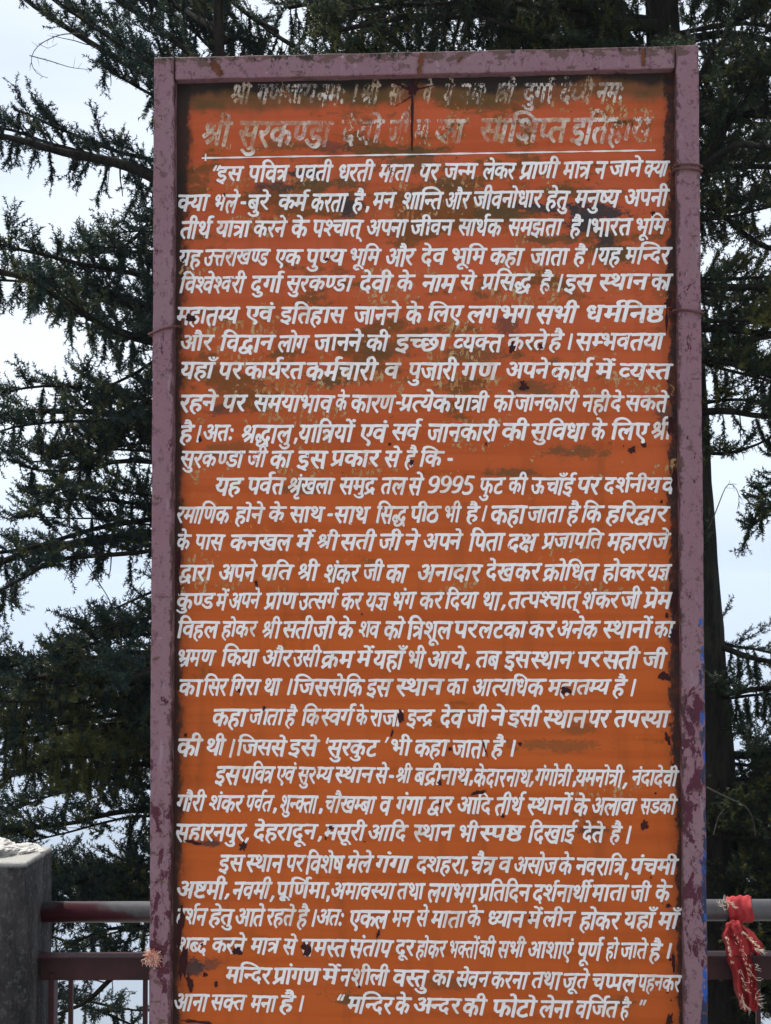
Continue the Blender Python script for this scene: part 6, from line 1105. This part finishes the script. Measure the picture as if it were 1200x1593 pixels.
YA = 4.6
LA = [
    ([(330, 1085), (230, 1090), (120, 1100), (20, 1120), (-70, 1130)], .022, .008, dict(dens=1.6, reach=.36, droop=.3, tone=.2)),
    ([(320, 1160), (220, 1165), (130, 1175), (50, 1190)], .018, .006, dict(dens=1.6, reach=.30, droop=.35, tone=.5)),
    ([(330, 1385), (230, 1392), (140, 1400), (60, 1410), (-30, 1420)], .026, .010, dict(dens=2.2, reach=.26, droop=.15, up=.1)),
    ([(330, 1010), (230, 1012), (120, 1025), (10, 1040)], .018, .006, dict(dens=1.5, reach=.32, droop=.4)),
    ([(340, 640), (250, 620), (180, 640), (120, 690)], .014, .006, dict(dens=1.3, reach=.30, droop=.3)),
    ([(330, 330), (235, 272), (150, 248), (60, 228), (-70, 196)], .036, .012, dict(dens=1.15, reach=.34, droop=.38, up=.35, bare=.25)),
    ([(340, 200), (235, 118), (130, 62), (50, 8), (-30, -60)], .026, .008, dict(dens=.95, reach=.34, droop=.1, up=.2, bare=.3)),
    ([(340, 120), (270, 60), (180, -10), (90, -70)], .026, .008, dict(dens=1.3, reach=.40, droop=.15, up=.3)),
    ([(350, 60), (290, 20), (210, -50)], .026, .010, dict(dens=1.3, reach=.45, droop=.5)),
    ([(340, 190), (250, 150), (200, 130), (160, 110)], .014, .005, dict(dens=1.2, reach=.26, droop=.2)),
    ([(330, 505), (235, 476), (130, 452), (30, 430), (-80, 400)], .036, .012, dict(dens=1.25, reach=.34, droop=.2, up=.35)),
    ([(325, 560), (235, 535), (160, 505), (100, 470), (60, 440)], .026, .008, dict(dens=1.4, reach=.32, droop=.25, tone=.25)),
    ([(320, 430), (240, 400), (180, 390), (120, 395)], .014, .005, dict(dens=1.0, reach=.28)),
    ([(315, 520), (235, 568), (180, 590), (140, 618), (110, 650)], .012, .005, dict(dens=.35, reach=.14, bare=.6)),
    ([(320, 670), (235, 652), (130, 633), (20, 640), (-80, 660)], .026, .008, dict(dens=1.25, reach=.34, droop=.35)),
    ([(320, 730), (240, 720), (160, 715), (90, 740), (30, 725)], .018, .006, dict(dens=1.1, reach=.30, droop=.2)),
    ([(320, 780), (220, 790), (120, 770), (50, 790)], .014, .005, dict(dens=1.0, reach=.28, droop=.2)),
    ([(320, 830), (235, 832), (120, 845), (30, 865), (-70, 900)], .036, .012, dict(dens=1.2, reach=.30, droop=.4)),
    ([(320, 900), (235, 920), (160, 960), (100, 1000)], .010, .004, dict(dens=.4, reach=.18, bare=.5)),
    ([(320, 960), (235, 982), (150, 990), (90, 1010)], .022, .007, dict(dens=.8, reach=.24, droop=.1, up=.2)),
    ([(320, 1030), (235, 1040), (120, 1050), (0, 1060), (-80, 1080)], .030, .010, dict(dens=1.4, reach=.34, droop=.3)),
    ([(320, 1120), (220, 1125), (110, 1140), (0, 1165), (-70, 1190)], .030, .010, dict(dens=1.4, reach=.32, droop=.2, tone=.3)),
    ([(320, 1200), (230, 1190), (150, 1195), (90, 1215)], .018, .006, dict(dens=1.4, reach=.30, droop=.3, tone=.35)),
    ([(320, 1270), (210, 1255), (100, 1280), (0, 1300)], .020, .006, dict(dens=1.0, reach=.30, droop=.2)),
    ([(320, 1350), (210, 1350), (120, 1375), (30, 1400)], .020, .006, dict(dens=1.2, reach=.26, droop=.3)),
    ([(300, 1480), (200, 1500), (150, 1550), (60, 1590)], .022, .008, dict(dens=.8, reach=.22, droop=.3, bare=.4)),
    ([(320, 1430), (200, 1440), (110, 1470)], .016, .006, dict(dens=1.0, reach=.24, droop=.3)),
]
rl = random.Random(99)
limbs_a = []
for pl, r0, r1, o in LA:
    j = rl.uniform(-.5, .5)
    limbs_a.append((px_limb(pl, YA, YA + j), r0, r1, o))
    if o.get('bare', 0) < .4:
        for kk in range(2):      # thinner limbs of the same whorl, nearer and farther
            dx, dy = rl.uniform(-10, 60), rl.uniform(-42, 42)
            if pl[0][1] < 350: dy = rl.uniform(-25, 20); dx = rl.uniform(40, 110)
            q = [(x + dx, y + dy + (x - pl[0][0]) * rl.uniform(-.06, .06)) for x, y in pl]
            o2 = dict(o); o2['dens'] = o['dens'] * .9
            limbs_a.append((px_limb(q, YA + .1, YA + rl.choice((-1, 1)) * rl.uniform(.4, 1.1)), r0 * .5, r1 * .6, o2))
ta = [pt(400, 2300, YA), pt(390, 1500, YA), pt(372, 900, YA), pt(350, 300, YA), pt(335, -100, YA), pt(330, -450, YA)]
tree('fir_tree', 'conifer on the left whose dark limbs reach out past the purple frame', [tuple(p) for p in ta],
     [.20, .17, .14, .085, .028, .015], limbs_a, M_LEAF_A, 4, extra=12, zr=(.35, .78), dens=1.0, reach=.45)

# the thick-trunked tree at the right, its trunk seen just outside the frame
YB = 5.2
LB = [
    ([(1040, 40), (930, 30), (800, 20), (650, 25), (520, 45)], .040, .012, dict(dens=1.7, reach=.55, droop=.35)),
    ([(1030, -30), (900, -20), (760, -10), (600, 0), (450, 10)], .036, .012, dict(dens=1.7, reach=.55, droop=.5)),
    ([(1040, 90), (900, 95), (760, 90), (620, 90), (480, 100)], .03, .01, dict(dens=1.6, reach=.50, droop=.3)),
    ([(1040, -80), (1130, -60), (1240, -40), (1330, 0)], .03, .01, dict(dens=1.5, reach=.45, droop=.6)),
    ([(1050, 60), (1120, 50), (1200, 60), (1300, 90)], .03, .01, dict(dens=1.5, reach=.42, droop=.5)),
    ([(1050, 190), (1120, 170), (1200, 175), (1290, 190)], .028, .01, dict(dens=1.3, reach=.36, droop=.4)),
    ([(1070, 280), (1110, 230), (1160, 150), (1190, 110)], .018, .007, dict(dens=.9, reach=.24, droop=.2)),
    ([(1060, 270), (1130, 255), (1210, 260), (1300, 280)], .024, .008, dict(dens=1.1, reach=.30, droop=.3)),
    ([(1075, 300), (1130, 340), (1180, 380), (1260, 410)], .020, .012, dict(dens=.7, reach=.22, droop=.2, bare=.3)),
    ([(1075, 440), (1130, 455), (1200, 445), (1300, 450)], .026, .009, dict(dens=1.5, reach=.30, droop=.3, tone=.25)),
    ([(1075, 510), (1130, 515), (1200, 520), (1300, 540)], .026, .009, dict(dens=1.6, reach=.32, droop=.3, tone=.45)),
    ([(1080, 560), (1140, 570), (1200, 585), (1300, 600)], .022, .009, dict(dens=1.6, reach=.30, droop=.3, tone=.45)),
    ([(1085, 640), (1140, 640), (1210, 650), (1290, 660)], .022, .008, dict(dens=1.3, reach=.28, droop=.3, tone=.2)),
    ([(1085, 700), (1130, 715), (1170, 690), (1210, 680)], .012, .005, dict(dens=.7, reach=.18, bare=.4)),
    ([(1250, 700), (1220, 760), (1190, 800), (1165, 820)], .010, .004, dict(dens=1.0, reach=.16, droop=.1)),
    ([(1100, 1000), (1150, 1015), (1200, 1030), (1290, 1050)], .020, .008, dict(dens=.9, reach=.24, droop=.5)),
    ([(1105, 1080), (1160, 1075), (1220, 1070), (1290, 1075)], .020, .008, dict(dens=1.2, reach=.26, droop=.4)),
    ([(1110, 1170), (1170, 1175), (1230, 1180), (1300, 1190)], .022, .008, dict(dens=1.5, reach=.30, droop=.3)),
    ([(1100, 1250), (1150, 1260), (1220, 1270), (1300, 1290)], .024, .008, dict(dens=2.0, reach=.36, droop=.3)),
    ([(1100, 1340), (1150, 1345), (1220, 1350), (1300, 1370)], .024, .008, dict(dens=2.0, reach=.34, droop=.3)),
    ([(1100, 1430), (1150, 1445), (1220, 1460), (1300, 1480)], .020, .008, dict(dens=1.7, reach=.30, droop=.3)),
    ([(1100, 1530), (1150, 1555), (1220, 1580), (1300, 1600)], .020, .008, dict(dens=1.7, reach=.32, droop=.3)),
    ([(1095, 1210), (1150, 1220), (1220, 1225), (1290, 1240)], .018, .008, dict(dens=1.8, reach=.34, droop=.4)),
    ([(1095, 1300), (1150, 1305), (1220, 1310), (1290, 1320)], .018, .008, dict(dens=1.8, reach=.34, droop=.4, tone=.1)),
    ([(1095, 1390), (1150, 1395), (1220, 1400), (1290, 1410)], .018, .008, dict(dens=1.8, reach=.30, droop=.4)),
    ([(1095, 1480), (1150, 1490), (1220, 1500), (1290, 1510)], .018, .008, dict(dens=1.8, reach=.30, droop=.4, tone=.1)),
    ([(1040, 330), (1110, 345), (1160, 330), (1230, 320)], .014, .006, dict(dens=1.2, reach=.26, droop=.4)),
    ([(1050, 120), (1120, 115), (1200, 110), (1290, 120)], .020, .008, dict(dens=1.4, reach=.34, droop=.5)),
    ([(1080, 1180), (1060, 1280), (1085, 1380)], .02, .008, dict(dens=1.8, reach=.3, droop=.3)),
]
limbs_b = []
for pl, r0, r1, o in LB:
    limbs_b.append((px_limb(pl, YB - .05, YB + rl.uniform(-.9, .2)), r0, r1, o))
    if o.get('bare', 0) < .3 and pl[0][0] < 1200:
        for kk in range(2 if pl[0][1] < 600 or pl[0][1] > 1150 else 1):
            dy = rl.uniform(-38, 38)
            q = [(x, y + dy * (.3 + .7 * i / len(pl))) for i, (x, y) in enumerate(pl)]
            limbs_b.append((px_limb(q, YB, YB + rl.choice((-1, 1)) * rl.uniform(.3, 1.0)), r0 * .5, r1 * .6, dict(o)))
tb = [pt(1120, 2100, YB), pt(1100, 1250, YB), pt(1083, 1050, YB), pt(1072, 850, YB), pt(1058, 600, YB), pt(1045, 300, YB), pt(1030, 20, YB), pt(1015, -400, YB)]
tree('fir_tree', 'thick-trunked conifer directly behind the right post of the board', [tuple(p) for p in tb],
     [.30, .26, .175, .165, .15, .12, .085, .04], limbs_b, M_LEAF_B, 21, extra=16, zr=(.45, .95), dens=1.0, reach=.5)

# two more conifers further down the slope
def far_tree(label, px, py_top, Y, n, seed, spread, leaf, dens=1.0, zlo=None):
    rr = random.Random(seed)
    top = pt(px, py_top, Y); bot = Vector((top.x, Y, -3.2 - .6 * (Y - 4)))
    limbs = []
    for k in range(n):
        u = k / n
        z = top.z - .15 - u * (top.z - zlo)
        a = rr.uniform(-math.pi, math.pi)
        ln = spread * (.25 + .9 * u) * rr.uniform(.75, 1.15)
        p = Vector((top.x, Y, z))
        e = p + Vector((math.cos(a) * ln, math.sin(a) * ln, rr.uniform(-.35, .05)))
        m = (p + e) / 2 + Vector((0, 0, .10))
        limbs.append(([p, m, e], .020, .006, dict(dens=dens, reach=.32, droop=.3, tone=rr.uniform(-.1, .3), shoots=.75)))
    tree('fir_tree', label, [tuple(bot), ((bot.x + top.x) / 2, Y, (bot.z + top.z) / 2), tuple(top)], [.2, .13, .02], limbs, leaf, seed)
far_tree('smaller conifer lower down the slope behind the concrete pillar', -130, 800, 7.0, 40, 7, 1.9, M_LEAF_A, 1.0, zlo=-1.2)
far_tree('small conifer lower down the slope at the far right, behind the red scarf', 1290, 1110, 7.6, 22, 13, 1.3, M_LEAF_B, .9, zlo=-1.2)

# bare dead twigs caught in the branches
def dead(label, lines, Y, seed, base):
    t = thing('dead_twig', label, 'twig', tuple(base), 'dead twigs hanging among the conifers')
    rr = random.Random(seed); mb = MB()
    for pl, r in lines:
        pts = [pt(x, y, Y + i * .02) for i, (x, y) in enumerate(pl)]
        P, L = polyline(pts, 16)
        for _ in range(2): P[1:-1] = (P[:-2] + 2 * P[1:-1] + P[2:]) / 4
        mb.tube(P, [r * (1 - .6 * i / 16) for i in range(16)], 6)
        for _ in range(int(L * 22)):
            i = rr.randrange(2, 15); d = P[i] - P[i - 1]; d /= np.linalg.norm(d)
            e = d + np.array([rr.gauss(0, .7), rr.gauss(0, .4), rr.gauss(0, .7)]); e /= np.linalg.norm(e)
            mb.tube([P[i], P[i] + e * rr.uniform(.015, .06)], [r * .4, r * .2], 4)
    link('stem', mb.mesh('stem', True), M_DEAD, t)
M_DEAD = m_plain('dead_twig_bark', (0.045, 0.038, 0.03), (0.10, 0.088, 0.07), 30, 0.9, 0.2)
dead('bare curling twig against the white sky at the upper left', [([(130, 52), (95, 52), (60, 68), (46, 88), (50, 108), (62, 120), (75, 121)], .0035),
      ([(46, 86), (80, 95), (110, 105), (140, 108)], .003), ([(60, 68), (75, 75), (90, 68)], .0015)], 4.4, 3, pt(95, 52, 4.4))
dead('drooping bare twig left of the frame, in the gap below the third limb', [([(190, 1010), (175, 940), (150, 900), (125, 860)], .004), ([(182, 960), (210, 925), (225, 905)], .003)], 4.2, 4, pt(180, 1000, 4.2))
dead('pale arching dead twig low at the right of the frame', [([(1100, 1225), (1130, 1240), (1160, 1253), (1172, 1270), (1176, 1305)], .005), ([(1110, 1300), (1118, 1270), (1128, 1258)], .003)], 4.3, 5, pt(1100, 1225, 4.3))
dead('thin bare twig hanging from the right trunk against the sky', [([(1080, 850), (1105, 820), (1122, 775), (1134, 745), (1146, 758), (1154, 772), (1148, 792)], .004)], 5.0, 6, pt(1080, 850, 5.0))
print('foliage triangles', TRI[0])
